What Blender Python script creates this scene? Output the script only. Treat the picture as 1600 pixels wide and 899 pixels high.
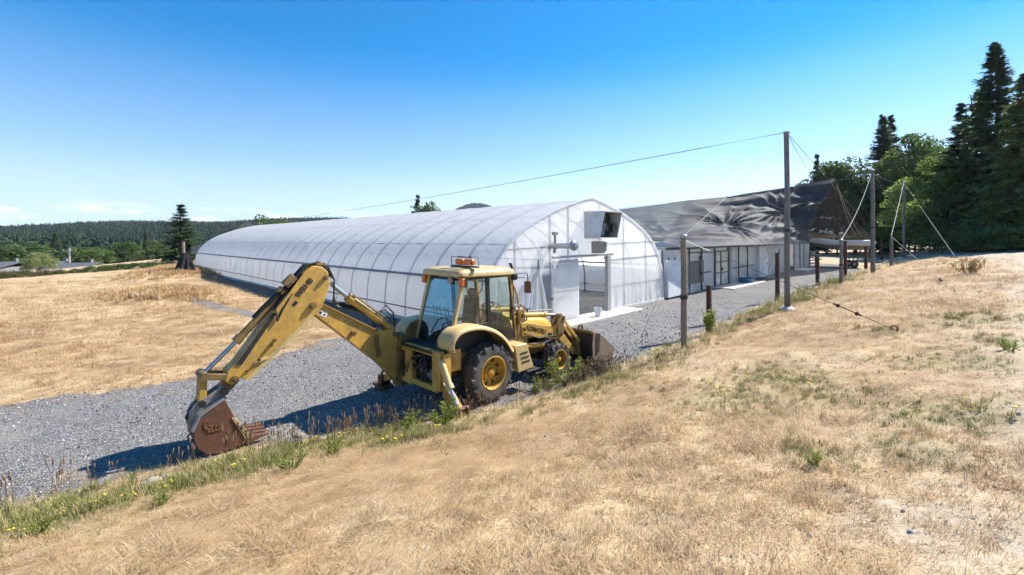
import bpy, bmesh, math, random
import numpy as np
from mathutils import Vector, Matrix, Euler

for _o in list(bpy.data.objects):
    bpy.data.objects.remove(_o)
SC = bpy.context.scene
COL = SC.collection
R = math.radians
random.seed(7)
RNG = np.random.default_rng(11)

# ------------------------------------------------------------------ camera
CAM_H = 3.4
F_PX = 692.0
ROLL = 0.0058
cam_d = bpy.data.cameras.new('camera')
cam = bpy.data.objects.new('camera', cam_d)
COL.objects.link(cam)
cam_d.sensor_width = 36.0
cam_d.lens = F_PX / 1600 * 36.0
cam_d.shift_y = -77.5 / 1600
cam_d.clip_start = 0.05
cam_d.clip_end = 9000
cam.matrix_world = Matrix.Translation((0, 0, CAM_H)) @ Matrix.Rotation(math.pi / 2, 4, 'X') @ Matrix.Rotation(-ROLL, 4, 'Z')
SC.camera = cam

# ------------------------------------------------------------------ sky and sun
SUN_AZ = R(62.0)          # clockwise from +Y (the view direction): to the right and a little ahead
SUN_EL = R(44.5)
world = bpy.data.worlds.new('World')
SC.world = world
world.use_nodes = True
wn = world.node_tree
wn.nodes.clear()
w_out = wn.nodes.new('ShaderNodeOutputWorld')
w_bg = wn.nodes.new('ShaderNodeBackground')
w_bg.inputs['Strength'].default_value = 0.095
w_sky = wn.nodes.new('ShaderNodeTexSky')
w_sky.sky_type = 'NISHITA'
w_sky.sun_disc = False
w_sky.sun_elevation = SUN_EL
w_sky.sun_rotation = SUN_AZ
w_sky.altitude = 60
w_sky.air_density = 1.0
w_sky.dust_density = 0.0
w_sky.ozone_density = 1.6
w_tc = wn.nodes.new('ShaderNodeTexCoord')
w_sep = wn.nodes.new('ShaderNodeSeparateXYZ')
wn.links.new(w_tc.outputs['Generated'], w_sep.inputs[0])
w_sat = wn.nodes.new('ShaderNodeValToRGB')       # the air near the horizon is pale, overhead it is deep blue
for p_, v_ in ((0.0, .10), (0.05, .30), (0.16, .62), (0.34, .82), (0.60, .92)):
    e_ = w_sat.color_ramp.elements.new(p_) if p_ not in (0.0,) else w_sat.color_ramp.elements[0]
    e_.position = p_; e_.color = (v_, v_, v_, 1)
w_sat.color_ramp.elements[-1].color = (.92, .92, .92, 1)
wn.links.new(w_sep.outputs['Z'], w_sat.inputs[0])
w_s2 = wn.nodes.new('ShaderNodeMath'); w_s2.operation = 'MULTIPLY'; w_s2.inputs[1].default_value = 1.85
wn.links.new(w_sat.outputs[0], w_s2.inputs[0])
w_sat = w_s2
w_hsv = wn.nodes.new('ShaderNodeHueSaturation')
wn.links.new(w_sat.outputs[0], w_hsv.inputs['Saturation'])
wn.links.new(w_sky.outputs[0], w_hsv.inputs['Color'])
w_tf = wn.nodes.new('ShaderNodeMapRange')
for k, val in (('From Min', 0.0), ('From Max', 0.30), ('To Min', 1.0), ('To Max', 0.0)):
    w_tf.inputs[k].default_value = val
wn.links.new(w_sep.outputs['Z'], w_tf.inputs['Value'])
w_tint = wn.nodes.new('ShaderNodeMix')
w_tint.data_type = 'RGBA'
w_tint.blend_type = 'MULTIPLY'
w_tint.inputs[7].default_value = (0.52, 0.68, 0.88, 1)
wn.links.new(w_tf.outputs[0], w_tint.inputs[0])
wn.links.new(w_hsv.outputs[0], w_tint.inputs[6])
# a few small fair weather clouds low over the horizon
w_map = wn.nodes.new('ShaderNodeMapping')
w_map.inputs['Scale'].default_value = (5.0, 5.0, 26.0)
w_map.inputs['Location'].default_value = (1.35, 0.4, 0.0)
wn.links.new(w_tc.outputs['Generated'], w_map.inputs[0])
w_nz = wn.nodes.new('ShaderNodeTexNoise')
w_nz.inputs['Scale'].default_value = 2.2
w_nz.inputs['Detail'].default_value = 7
w_nz.inputs['Roughness'].default_value = 0.58
wn.links.new(w_map.outputs[0], w_nz.inputs['Vector'])


def w_ramp(src, stops):
    nd = wn.nodes.new('ShaderNodeValToRGB')
    while len(nd.color_ramp.elements) < len(stops):
        nd.color_ramp.elements.new(0.5)
    for e_, (p_, v_) in zip(nd.color_ramp.elements, stops):
        e_.position = p_; e_.color = (v_, v_, v_, 1)
    wn.links.new(src, nd.inputs[0])
    return nd.outputs[0]


w_c1 = w_ramp(w_nz.outputs['Fac'], [(0.50, 0.0), (0.62, 0.9)])
w_c2 = w_ramp(w_sep.outputs['Z'], [(0.022, 0.0), (0.036, 1.0), (0.050, 1.0), (0.066, 0.0)])
w_cm = wn.nodes.new('ShaderNodeMath'); w_cm.operation = 'MULTIPLY'
wn.links.new(w_c1, w_cm.inputs[0]); wn.links.new(w_c2, w_cm.inputs[1])
w_cl = wn.nodes.new('ShaderNodeMix'); w_cl.data_type = 'RGBA'
w_cl.inputs[7].default_value = (7.4, 7.6, 7.9, 1)
wn.links.new(w_cm.outputs[0], w_cl.inputs[0])
wn.links.new(w_tint.outputs[2], w_cl.inputs[6])
wn.links.new(w_cl.outputs[2], w_bg.inputs['Color'])
wn.links.new(w_bg.outputs[0], w_out.inputs[0])

sun_d = bpy.data.lights.new('sun', 'SUN')
sun_d.energy = 5.0
sun_d.angle = R(0.53)
sun_d.color = (1.0, 0.945, 0.86)
sun = bpy.data.objects.new('sun', sun_d)
COL.objects.link(sun)
_to_sun = Vector((math.sin(SUN_AZ) * math.cos(SUN_EL), math.cos(SUN_AZ) * math.cos(SUN_EL), math.sin(SUN_EL)))
sun.rotation_euler = _to_sun.to_track_quat('Z', 'Y').to_euler()
sun.location = (40, 20, 40)

SC.view_settings.view_transform = 'Standard'
SC.view_settings.look = 'None'
SC.view_settings.exposure = 1.1
SC.view_settings.gamma = 1.0
SC.view_settings.use_curve_mapping = False
SC.render.engine = 'CYCLES'
SC.cycles.use_denoising = True
SC.cycles.use_adaptive_sampling = True
SC.cycles.adaptive_threshold = 0.03
SC.cycles.adaptive_min_samples = 16
SC.cycles.max_bounces = 7
SC.cycles.diffuse_bounces = 3
SC.cycles.glossy_bounces = 3
SC.cycles.transmission_bounces = 4
SC.cycles.transparent_max_bounces = 16
SC.cycles.sample_clamp_indirect = 5.0
SC.cycles.caustics_reflective = False
SC.cycles.caustics_refractive = False


# ------------------------------------------------------------------ helpers: pixels of the 1600 px photograph to rays
def ray(u, v):
    du, dv = u - 800.0, 372.0 - v
    c, s = math.cos(ROLL), math.sin(ROLL)
    return Vector(((du * c + dv * s) / F_PX, 1.0, (-du * s + dv * c) / F_PX))


def gnd(u, v, z=0.0):
    r = ray(u, v)
    t = (z - CAM_H) / r.z
    return (r.x * t, t)


def at(u, v, Y):
    r = ray(u, v)
    return Vector((r.x * Y, Y, CAM_H + r.z * Y))


def to_px(p):
    y = p[1]
    x, z = p[0] / y * F_PX, (p[2] - CAM_H) / y * F_PX
    c, s = math.cos(ROLL), math.sin(ROLL)
    return 800 + x * c - z * s, 372 - (x * s + z * c)


# ------------------------------------------------------------------ noise
def _hash(ix, iy, seed):
    n = (ix.astype(np.int64) * 374761393 + iy.astype(np.int64) * 668265263 + seed * 982451653) & 0x7fffffff
    n = ((n ^ (n >> 13)) * 1274126177) & 0x7fffffff
    return ((n ^ (n >> 16)) & 0xffff) / 65535.0


def vnoise(x, y, seed=0):
    x = np.asarray(x, float); y = np.asarray(y, float)
    ix, iy = np.floor(x), np.floor(y)
    fx, fy = x - ix, y - iy
    fx, fy = fx * fx * (3 - 2 * fx), fy * fy * (3 - 2 * fy)
    a = _hash(ix, iy, seed); b = _hash(ix + 1, iy, seed)
    c = _hash(ix, iy + 1, seed); d = _hash(ix + 1, iy + 1, seed)
    return (a * (1 - fx) + b * fx) * (1 - fy) + (c * (1 - fx) + d * fx) * fy


def fbm(x, y, seed=0, octv=4):
    t, amp, tot = 0.0, 1.0, 0.0
    for i in range(octv):
        t = t + amp * vnoise(np.asarray(x) * 2 ** i, np.asarray(y) * 2 ** i, seed + i * 17)
        tot += amp
        amp *= 0.5
    return t / tot


def sstep(a, b, x):
    t = np.clip((np.asarray(x, float) - a) / (b - a), 0, 1)
    return t * t * (3 - 2 * t)


# ------------------------------------------------------------------ helpers: objects
def tag(o, label=None, cat=None, group=None, kind=None):
    if label: o['label'] = label
    if cat: o['category'] = cat
    if group: o['group'] = group
    if kind: o['kind'] = kind
    return o


def empty(name, loc=(0, 0, 0), rz=0.0):
    o = bpy.data.objects.new(name, None)
    o.empty_display_size = 0.2
    o.location = loc
    o.rotation_euler = (0, 0, rz)
    COL.objects.link(o)
    return o


def link_mesh(name, me, mat=None, parent=None, loc=None):
    o = bpy.data.objects.new(name, me)
    COL.objects.link(o)
    if mat is not None and len(me.materials) == 0:
        me.materials.append(mat)
    if parent is not None:
        o.parent = parent
    if loc is not None:
        o.location = loc
    return o


def copy_tree(o, parent=None):
    c = o.copy()
    COL.objects.link(c)
    c.parent = parent
    for ch in list(o.children):
        copy_tree(ch, c)
    return c


def frame_from(d):
    d = Vector(d).normalized()
    up = Vector((0, 0, 1)) if abs(d.z) < 0.95 else Vector((1, 0, 0))
    a = d.cross(up).normalized()
    return a, a.cross(d).normalized(), d


class MB:
    """collects shapes into one mesh"""
    def __init__(self):
        self.v, self.f, self.mi = [], [], []
        self.cur = 0

    def add(self, vs, fs):
        b = len(self.v)
        self.v += [tuple(p) for p in vs]
        self.f += [tuple(i + b for i in f) for f in fs]
        self.mi += [self.cur] * len(fs)
        return self

    def hexa(self, p):   # p: 4 bottom, 4 top, both counter-clockwise from above
        return self.add(p, [(3, 2, 1, 0), (4, 5, 6, 7), (0, 1, 5, 4), (1, 2, 6, 5), (2, 3, 7, 6), (3, 0, 4, 7)])

    def box(self, c, s, rot=None):
        hx, hy, hz = s[0] / 2, s[1] / 2, s[2] / 2
        pts = [Vector(q) for q in ((-hx, -hy, -hz), (hx, -hy, -hz), (hx, hy, -hz), (-hx, hy, -hz),
                                   (-hx, -hy, hz), (hx, -hy, hz), (hx, hy, hz), (-hx, hy, hz))]
        if rot is not None:
            m = rot if isinstance(rot, Matrix) else Euler(rot).to_matrix()
            pts = [m @ q for q in pts]
        return self.hexa([q + Vector(c) for q in pts])

    def bar(self, p, q, w, h):   # rectangular bar from p to q, w sideways, h upwards
        p, q = Vector(p), Vector(q)
        a, b, d = frame_from(q - p)
        a, b = a * w / 2, b * h / 2
        return self.hexa([p - a - b, p + a - b, q + a - b, q - a - b, p - a + b, p + a + b, q + a + b, q - a + b])

    def prism(self, poly, y0, y1):   # poly of (x, z), any winding
        n = len(poly)
        ar = sum(poly[i][0] * poly[(i + 1) % n][1] - poly[(i + 1) % n][0] * poly[i][1] for i in range(n))
        if ar < 0: poly = poly[::-1]
        vs = [(x, y0, z) for x, z in poly] + [(x, y1, z) for x, z in poly]
        fs = [tuple(range(n)), tuple(reversed(range(n, 2 * n)))]
        fs += [((i + 1) % n, i, i + n, (i + 1) % n + n) for i in range(n)]
        return self.add(vs, fs)

    def tube(self, p, q, r, r2=None, n=12, caps=True):
        p, q = Vector(p), Vector(q)
        r2 = r if r2 is None else r2
        a, b, d = frame_from(q - p)
        vs = []
        for c, rr in ((p, r), (q, r2)):
            for i in range(n):
                t = 2 * math.pi * i / n
                vs.append(c + (a * math.cos(t) + b * math.sin(t)) * rr)
        fs = [(i, (i + 1) % n, (i + 1) % n + n, i + n) for i in range(n)]
        if caps:
            fs += [tuple(reversed(range(n))), tuple(range(n, 2 * n))]
        return self.add(vs, fs)

    def pipe(self, pts, r, n=8, rs=None):
        pts = [Vector(p) for p in pts]
        m = len(pts)
        vs, ref = [], None
        for i, p in enumerate(pts):
            d = (pts[min(i + 1, m - 1)] - pts[max(i - 1, 0)]).normalized()
            if ref is None:
                a, b, _ = frame_from(d)
            else:
                a = (ref - d * ref.dot(d)).normalized()
                b = a.cross(d) * -1
                b = d.cross(a)
            ref = a
            rr = r if rs is None else rs[i]
            for k in range(n):
                t = 2 * math.pi * k / n
                vs.append(p + (a * math.cos(t) + b * math.sin(t)) * rr)
        fs = []
        for i in range(m - 1):
            for k in range(n):
                k2 = (k + 1) % n
                fs.append((i * n + k, i * n + k2, (i + 1) * n + k2, (i + 1) * n + k))
        fs += [tuple(reversed(range(n))), tuple(range((m - 1) * n, m * n))]
        return self.add(vs, fs)

    def lathe(self, prof, c, axis, n=32, closed=False, caps=True):   # prof of (radius, height along axis)
        a, b, d = frame_from(axis)
        c = Vector(c)
        m = len(prof)
        vs = [c + d * h + (a * math.cos(2 * math.pi * k / n) + b * math.sin(2 * math.pi * k / n)) * r for r, h in prof for k in range(n)]
        fs = []
        for i in range(m if closed else m - 1):
            j = (i + 1) % m
            for k in range(n):
                k2 = (k + 1) % n
                fs.append((i * n + k, i * n + k2, j * n + k2, j * n + k))
        if not closed and caps:
            if prof[0][0] > 1e-4: fs.append(tuple(reversed(range(n))))
            if prof[-1][0] > 1e-4: fs.append(tuple(range((m - 1) * n, m * n)))
        return self.add(vs, fs)

    def mesh(self, name, mats, smooth=35):
        me = bpy.data.meshes.new(name)
        me.from_pydata(self.v, [], self.f)
        for m in (mats if isinstance(mats, (list, tuple)) else [mats]):
            me.materials.append(m)
        if any(self.mi):
            me.polygons.foreach_set('material_index', self.mi)
        if smooth:
            me.polygons.foreach_set('use_smooth', [True] * len(me.polygons))
            me.set_sharp_from_angle(angle=R(smooth))
        me.update()
        return me

    def build(self, name, mats, parent=None, loc=None, bevel=0.0, smooth=35, seg=2):
        o = link_mesh(name, self.mesh(name, mats, smooth), None, parent, loc)
        if bevel:
            b = o.modifiers.new('bevel', 'BEVEL')
            b.width = bevel; b.segments = seg; b.limit_method = 'ANGLE'; b.angle_limit = R(35)
            b.harden_normals = False
        return o


def text_mesh(name, body, size, mat, parent, mtx, extrude=0.002, shear=0.0, spacing=1.0):
    cu = bpy.data.curves.new(name, 'FONT')
    cu.body = body; cu.size = size; cu.extrude = extrude; cu.shear = shear; cu.space_character = spacing
    cu.offset = size * 0.022
    cu.resolution_u = 3
    tmp = bpy.data.objects.new(name + '_curve', cu)
    COL.objects.link(tmp)
    dg = bpy.context.evaluated_depsgraph_get()
    me = bpy.data.meshes.new_from_object(tmp.evaluated_get(dg))
    bpy.data.objects.remove(tmp)
    me.materials.clear()
    o = link_mesh(name, me, mat, parent)
    o.matrix_local = mtx
    return o


# ------------------------------------------------------------------ helpers: materials
class NT:
    def __init__(self, name):
        self.m = bpy.data.materials.new(name)
        self.m.use_nodes = True
        self.t = self.m.node_tree
        self.t.nodes.clear()
        self.out = self.n('ShaderNodeOutputMaterial')

    def n(self, typ, **kw):
        nd = self.t.nodes.new(typ)
        for k, v in kw.items():
            if k in nd.inputs.keys():
                nd.inputs[k].default_value = v
            else:
                setattr(nd, k, v)
        return nd

    def l(self, a, b):
        self.t.links.new(a, b)

    def coords(self, which='Object'):
        return self.n('ShaderNodeTexCoord').outputs[which]

    def pos(self):
        return self.n('ShaderNodeNewGeometry').outputs['Position']

    def noise(self, co, scale, detail=4, rough=0.55, out='Fac'):
        nd = self.n('ShaderNodeTexNoise', Scale=scale, Detail=detail, Roughness=rough)
        self.l(co, nd.inputs['Vector'])
        return nd.outputs[out]

    def ramp(self, fac, stops, mode='LINEAR'):
        nd = self.n('ShaderNodeValToRGB')
        cr = nd.color_ramp
        cr.interpolation = mode
        while len(cr.elements) < len(stops):
            cr.elements.new(0.5)
        for e, (p, c) in zip(cr.elements, stops):
            e.position = p
            e.color = (c, c, c, 1) if isinstance(c, (int, float)) else (*c, 1)
        self.l(fac, nd.inputs[0])
        return nd.outputs[0]

    def mix(self, fac, a, b, mode='MIX'):
        nd = self.n('ShaderNodeMix', data_type='RGBA', blend_type=mode)
        for val, i in ((fac, 0), (a, 6), (b, 7)):
            if isinstance(val, bpy.types.NodeSocket):
                self.l(val, nd.inputs[i])
            elif i == 0:
                nd.inputs[0].default_value = val
            else:
                nd.inputs[i].default_value = (*val, 1)
        return nd.outputs[2]

    def math(self, op, a, b=0.5, clamp=False):
        nd = self.n('ShaderNodeMath', operation=op)
        nd.use_clamp = clamp
        for i, val in ((0, a), (1, b)):
            if isinstance(val, bpy.types.NodeSocket):
                self.l(val, nd.inputs[i])
            else:
                nd.inputs[i].default_value = val
        return nd.outputs[0]

    def bump(self, h, strength=0.3, dist=0.02):
        nd = self.n('ShaderNodeBump', Strength=strength, Distance=dist)
        self.l(h, nd.inputs['Height'])
        return nd.outputs[0]

    def bsdf(self, col, rough=0.6, metal=0.0, normal=None, spec=0.5, **kw):
        nd = self.n('ShaderNodeBsdfPrincipled')
        for k, val in (('Base Color', col), ('Roughness', rough), ('Metallic', metal), ('Specular IOR Level', spec)):
            if isinstance(val, bpy.types.NodeSocket):
                self.l(val, nd.inputs[k])
            else:
                nd.inputs[k].default_value = (*val, 1) if isinstance(val, tuple) else val
        if normal is not None:
            self.l(normal, nd.inputs['Normal'])
        for k, v in kw.items():
            nd.inputs[k].default_value = v
        return nd.outputs[0]

    def mixs(self, fac, a, b):
        nd = self.n('ShaderNodeMixShader')
        if isinstance(fac, bpy.types.NodeSocket):
            self.l(fac, nd.inputs[0])
        else:
            nd.inputs[0].default_value = fac
        self.l(a, nd.inputs[1]); self.l(b, nd.inputs[2])
        return nd.outputs[0]

    def done(self, sh):
        self.l(sh, self.out.inputs['Surface'])
        return self.m


def worn(name, col, dirt, rough=0.45, amount=0.5, scale=6.0, metal=0.0, bump=0.15, rust=None, streak=True):
    """painted or bare surface with blotchy dirt, chips and fine relief"""
    t = NT(name)
    co = t.coords()
    big = t.noise(co, scale, 6, 0.65)
    mask = t.ramp(big, [(0.60 - 0.35 * amount, 0.0), (0.78, 1.0)])
    tint = t.noise(co, scale * 0.35, 3)
    c = t.mix(t.math('MULTIPLY', tint, 0.35), col, tuple(min(1, x * 0.72) for x in col))
    if streak:
        mp = t.n('ShaderNodeMapping')
        mp.inputs['Scale'].default_value = (9, 9, 1.1)
        t.l(co, mp.inputs['Vector'])
        st = t.ramp(t.noise(mp.outputs[0], 3.0, 5, 0.6), [(0.52, 0.0), (0.72, 0.55 * amount)])
        c = t.mix(st, c, dirt)
    c = t.mix(t.math('MULTIPLY', mask, 0.85), c, dirt)
    if rust is not None:
        rm = t.ramp(t.noise(co, scale * 3.1, 6, 0.7), [(0.63, 0.0), (0.68, 1.0)])
        c = t.mix(rm, c, rust)
    rg = t.ramp(big, [(0.3, max(0.05, rough - 0.08)), (0.75, min(1, rough + 0.3))])
    nb = t.bump(t.noise(co, scale * 14, 4, 0.6), bump, 0.01)
    return t.done(t.bsdf(c, rg, metal, nb))


def plain(name, col, rough=0.6, metal=0.0, var=0.25, scale=12.0, bump=0.1):
    t = NT(name)
    co = t.coords()
    n = t.noise(co, scale, 5, 0.6)
    c = t.mix(t.math('MULTIPLY', n, var * 2), col, tuple(x * 0.6 for x in col))
    return t.done(t.bsdf(c, rough, metal, t.bump(n, bump, 0.01)))

# ================================================================== TERRAIN
BANK = np.array([(-60, -27), (-22, -3.5), (-6.67, 5.6), (-4.87, 6.75), (-3.4, 7.45), (-1.87, 8.2), (-0.4, 8.8), (0.8, 9.75), (1.6, 10.5),
                 (2.75, 11.6), (5.4, 14.4), (12.8, 22.4), (23.8, 33.0), (36, 45.5), (60, 69), (140, 149)], float)


def bank_s(x, y):
    """signed distance to the foot of the bank, positive on the bank"""
    x = np.asarray(x, float); y = np.asarray(y, float)
    best = np.full(x.shape, 1e9); sgn = np.ones(x.shape)
    for (ax, ay), (bx, by) in zip(BANK[:-1], BANK[1:]):
        dx, dy = bx - ax, by - ay
        L2 = dx * dx + dy * dy
        t = np.clip(((x - ax) * dx + (y - ay) * dy) / L2, 0, 1)
        d = np.hypot(x - ax - t * dx, y - ay - t * dy)
        cr = (x - ax) * dy - (y - ay) * dx       # > 0: right of the walking direction
        m = d < best
        best = np.where(m, d, best)
        sgn = np.where(m, np.where(cr > 0, 1.0, -1.0), sgn)
    return best * sgn


def terrain(x, y):
    x = np.asarray(x, float); y = np.asarray(y, float)
    s = bank_s(x, y)
    z = np.interp(s, [0, .15, .5, 1.5, 4, 7, 10, 20, 40, 120], [0, .035, .15, .42, 1.0, 1.48, 1.72, 1.98, 2.25, 2.6])
    on = sstep(0.0, 1.2, s)
    z = z + on * ((fbm(x * 0.45, y * 0.45, 3) - 0.5) * 0.34 + (fbm(x * 2.2, y * 2.2, 5, 3) - 0.5) * 0.09)
    # the dry field is nearly level, then the land falls away behind the hedge
    d = np.maximum(0, (-0.3 * y - x) - 28.0 - 4 * (fbm(x * .05, y * .05, 9) - .5))
    far = np.maximum(0, y - 82.0)
    fall = np.maximum(sstep(6, 75, d) * 7.5, sstep(0, 60, far) * 6.0 * sstep(-5, -30, s))
    z = z - fall * (1 - on)
    fld = (1 - on) * sstep(0.4, 3.0, -s)
    z = z + fld * (fbm(x * 0.2, y * 0.2, 21) - 0.5) * 0.12
    # low mounds of rank grass at the far edge of the field
    for mx, my, mr, mh in ((-30.5, 40.5, 4.0, .55), (-33.5, 43.0, 3.5, .5), (-21.5, 26.8, 3.0, .38), (-19.0, 25.0, 2.6, .30), (-34.5, 46.5, 4, .4)):
        z = z + mh * np.exp(-((x - mx) ** 2 + (y - my) ** 2) / (mr * mr) * 1.6)
    return z


def tz(x, y):
    return float(terrain(np.array([x]), np.array([y]))[0])


def hit(u, v):
    """where the ray through pixel (u, v) meets the ground"""
    r = ray(u, v)
    ts = np.geomspace(1.2, 160, 900)
    g = CAM_H + r.z * ts - terrain(r.x * ts, ts)
    k = np.argmax(g < 0)
    if g[k] >= 0: k = len(ts) - 1
    a, b = g[k - 1], g[k]
    t = ts[k - 1] + (ts[k] - ts[k - 1]) * (a / (a - b))
    return Vector((r.x * t, t, tz(r.x * t, t)))


def in_poly(x, y, poly):
    x = np.asarray(x, float); y = np.asarray(y, float)
    ins = np.zeros(x.shape, bool)
    n = len(poly)
    for i in range(n):
        (x0, y0), (x1, y1) = poly[i], poly[(i + 1) % n]
        c = ((y0 > y) != (y1 > y)) & (x < (x1 - x0) * (y - y0) / (y1 - y0 + 1e-12) + x0)
        ins ^= c
    return ins


def poly_d(x, y, poly):
    """signed distance to a polygon outline, negative inside"""
    best = np.full(np.shape(x), 1e9)
    n = len(poly)
    for i in range(n):
        (ax, ay), (bx, by) = poly[i], poly[(i + 1) % n]
        dx, dy = bx - ax, by - ay
        t = np.clip(((x - ax) * dx + (y - ay) * dy) / (dx * dx + dy * dy), 0, 1)
        best = np.minimum(best, np.hypot(x - ax - t * dx, y - ay - t * dy))
    return np.where(in_poly(x, y, poly), -best, best)


# greenhouse frame: near left corner, across the gable (GX) and along the house (GY)
GC = Vector((-0.915, 14.93, 0.0))
GX = Vector((math.cos(R(45)), math.sin(R(45)), 0))
GY = Vector((-math.sin(R(45)), math.cos(R(45)), 0))
GW, GL = 12.73, 48.72


def gp(t, s, z=0.0):
    return GC + GX * t + GY * s + Vector((0, 0, z))


YARD = [tuple(p) for p in BANK[1:14]]
YARD += [(39, 52), (34, 58), (14, 66)]
YARD += [tuple(gp(GW + 1, GL + 1)[:2]), tuple(gp(-1.2, GL + 0.6)[:2]), tuple(gp(-1.5, 20)[:2]), tuple(gp(-1.7, 8)[:2])]
YARD += [(-6.0, 15.3), (-6.9, 12.5), (-7.8, 10.9), (-9.2, 9.9), (-10.6, 9.0), (-16, 6.6), (-30, 1.0)]
PATH = [tuple(gnd(*p)) for p in ((262, 464), (290, 466), (350, 478), (425, 493), (430, 500), (395, 496), (340, 486), (280, 471))]
LANE = [(4.6, 4.2), (8.3, 7.4), (20.4, 18.0), (36, 34), (45.5, 48), (49, 56), (40, 66), (40, 74), (64, 64), (53, 45), (42.5, 31), (27, 15.0), (15, 3.6)]


def yard_d(x, y):
    return poly_d(x, y, YARD) + (fbm(x * 1.1, y * 1.1, 41) - .5) * 0.8 + (fbm(x * 5, y * 5, 43, 2) - .5) * 0.25


def path_d(x, y):
    return poly_d(x, y, PATH) + (fbm(x * 2, y * 2, 45) - .5) * 0.3


def lane_d(x, y):
    return poly_d(x, y, LANE) + (fbm(x * .6, y * .6, 47) - .5) * 1.2


GREEN_SPOTS = [(690, 650, .55), (640, 660, .6), (520, 700, .5), (450, 715, .45), (120, 800, .9), (30, 815, .8), (260, 765, .7), (350, 745, .6), (560, 680, .5), (835, 600, .5), (885, 590, .6), (940, 590, .6),
               (1270, 712, .35), (1440, 640, .6), (1490, 570, .8), (1560, 535, .6), (1420, 650, .5), (1150, 620, .9), (1220, 590, .9), (1290, 620, .7),
               (1040, 545, .5), (1180, 490, 1.0), (1260, 470, 1.3), (1330, 440, 1.5), (1440, 405, 2.0), (1480, 412, 1.5), (1560, 500, .8), (1560, 640, .6), (1430, 700, .4),
               (1370, 520, .5), (1510, 500, .9), (1540, 660, .4)]
_gs = [(hit(u, v), r) for u, v, r in GREEN_SPOTS]


def green_mask(x, y):
    x = np.asarray(x, float); y = np.asarray(y, float)
    s = bank_s(x, y)
    k = 1.0 - sstep(4, 26, np.hypot(x, y))
    strip = np.exp(-((s - 1.05) / 0.95) ** 2) * (0.28 + 0.55 * sstep(0.42, 0.62, fbm(x * .8, y * .8, 61)))
    strip = strip * (0.35 + 0.65 * sstep(2.2, -1.5, x)) * .8
    g = strip
    for c, r in _gs:
        g = np.maximum(g, np.where(s > 2.2, .52, .8) * np.exp(-(((x - c.x) ** 2 + (y - c.y) ** 2) / (r * r)) * 1.1))
    return np.clip(g * (0.55 + 0.9 * fbm(x * 2.3, y * 2.3, 63)), 0, 1)


def bare_mask(x, y):
    x = np.asarray(x, float); y = np.asarray(y, float)
    s = bank_s(x, y)
    b = sstep(5.2, 8.2, s + (fbm(x * .7, y * .7, 71) - .5) * 5.0 - 0.10 * y) * sstep(0.5, 3.0, x)
    foot = np.exp(-((s - 0.26) / 0.34) ** 2) * 1.0      # trodden earth along the foot of the bank
    return np.clip(np.maximum(b, foot), 0, 1)


# ------------------------------------------------------------------ ground materials
def dry_colour(t, pos):
    """colour of parched grass: broad patches, smaller mottling"""
    a = t.noise(pos, 0.35, 4, 0.6)
    b = t.noise(pos, 2.3, 5, 0.6)
    c = t.ramp(a, [(0.36, (.27, .16, .075)), (0.46, (.43, .285, .145)), (0.56, (.57, .42, .245)), (0.67, (.66, .53, .36))])
    c2 = t.ramp(b, [(0.36, (.25, .15, .075)), (0.5, (.49, .34, .185)), (0.64, (.66, .51, .32))])
    return t.mix(0.5, c, c2)


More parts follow.
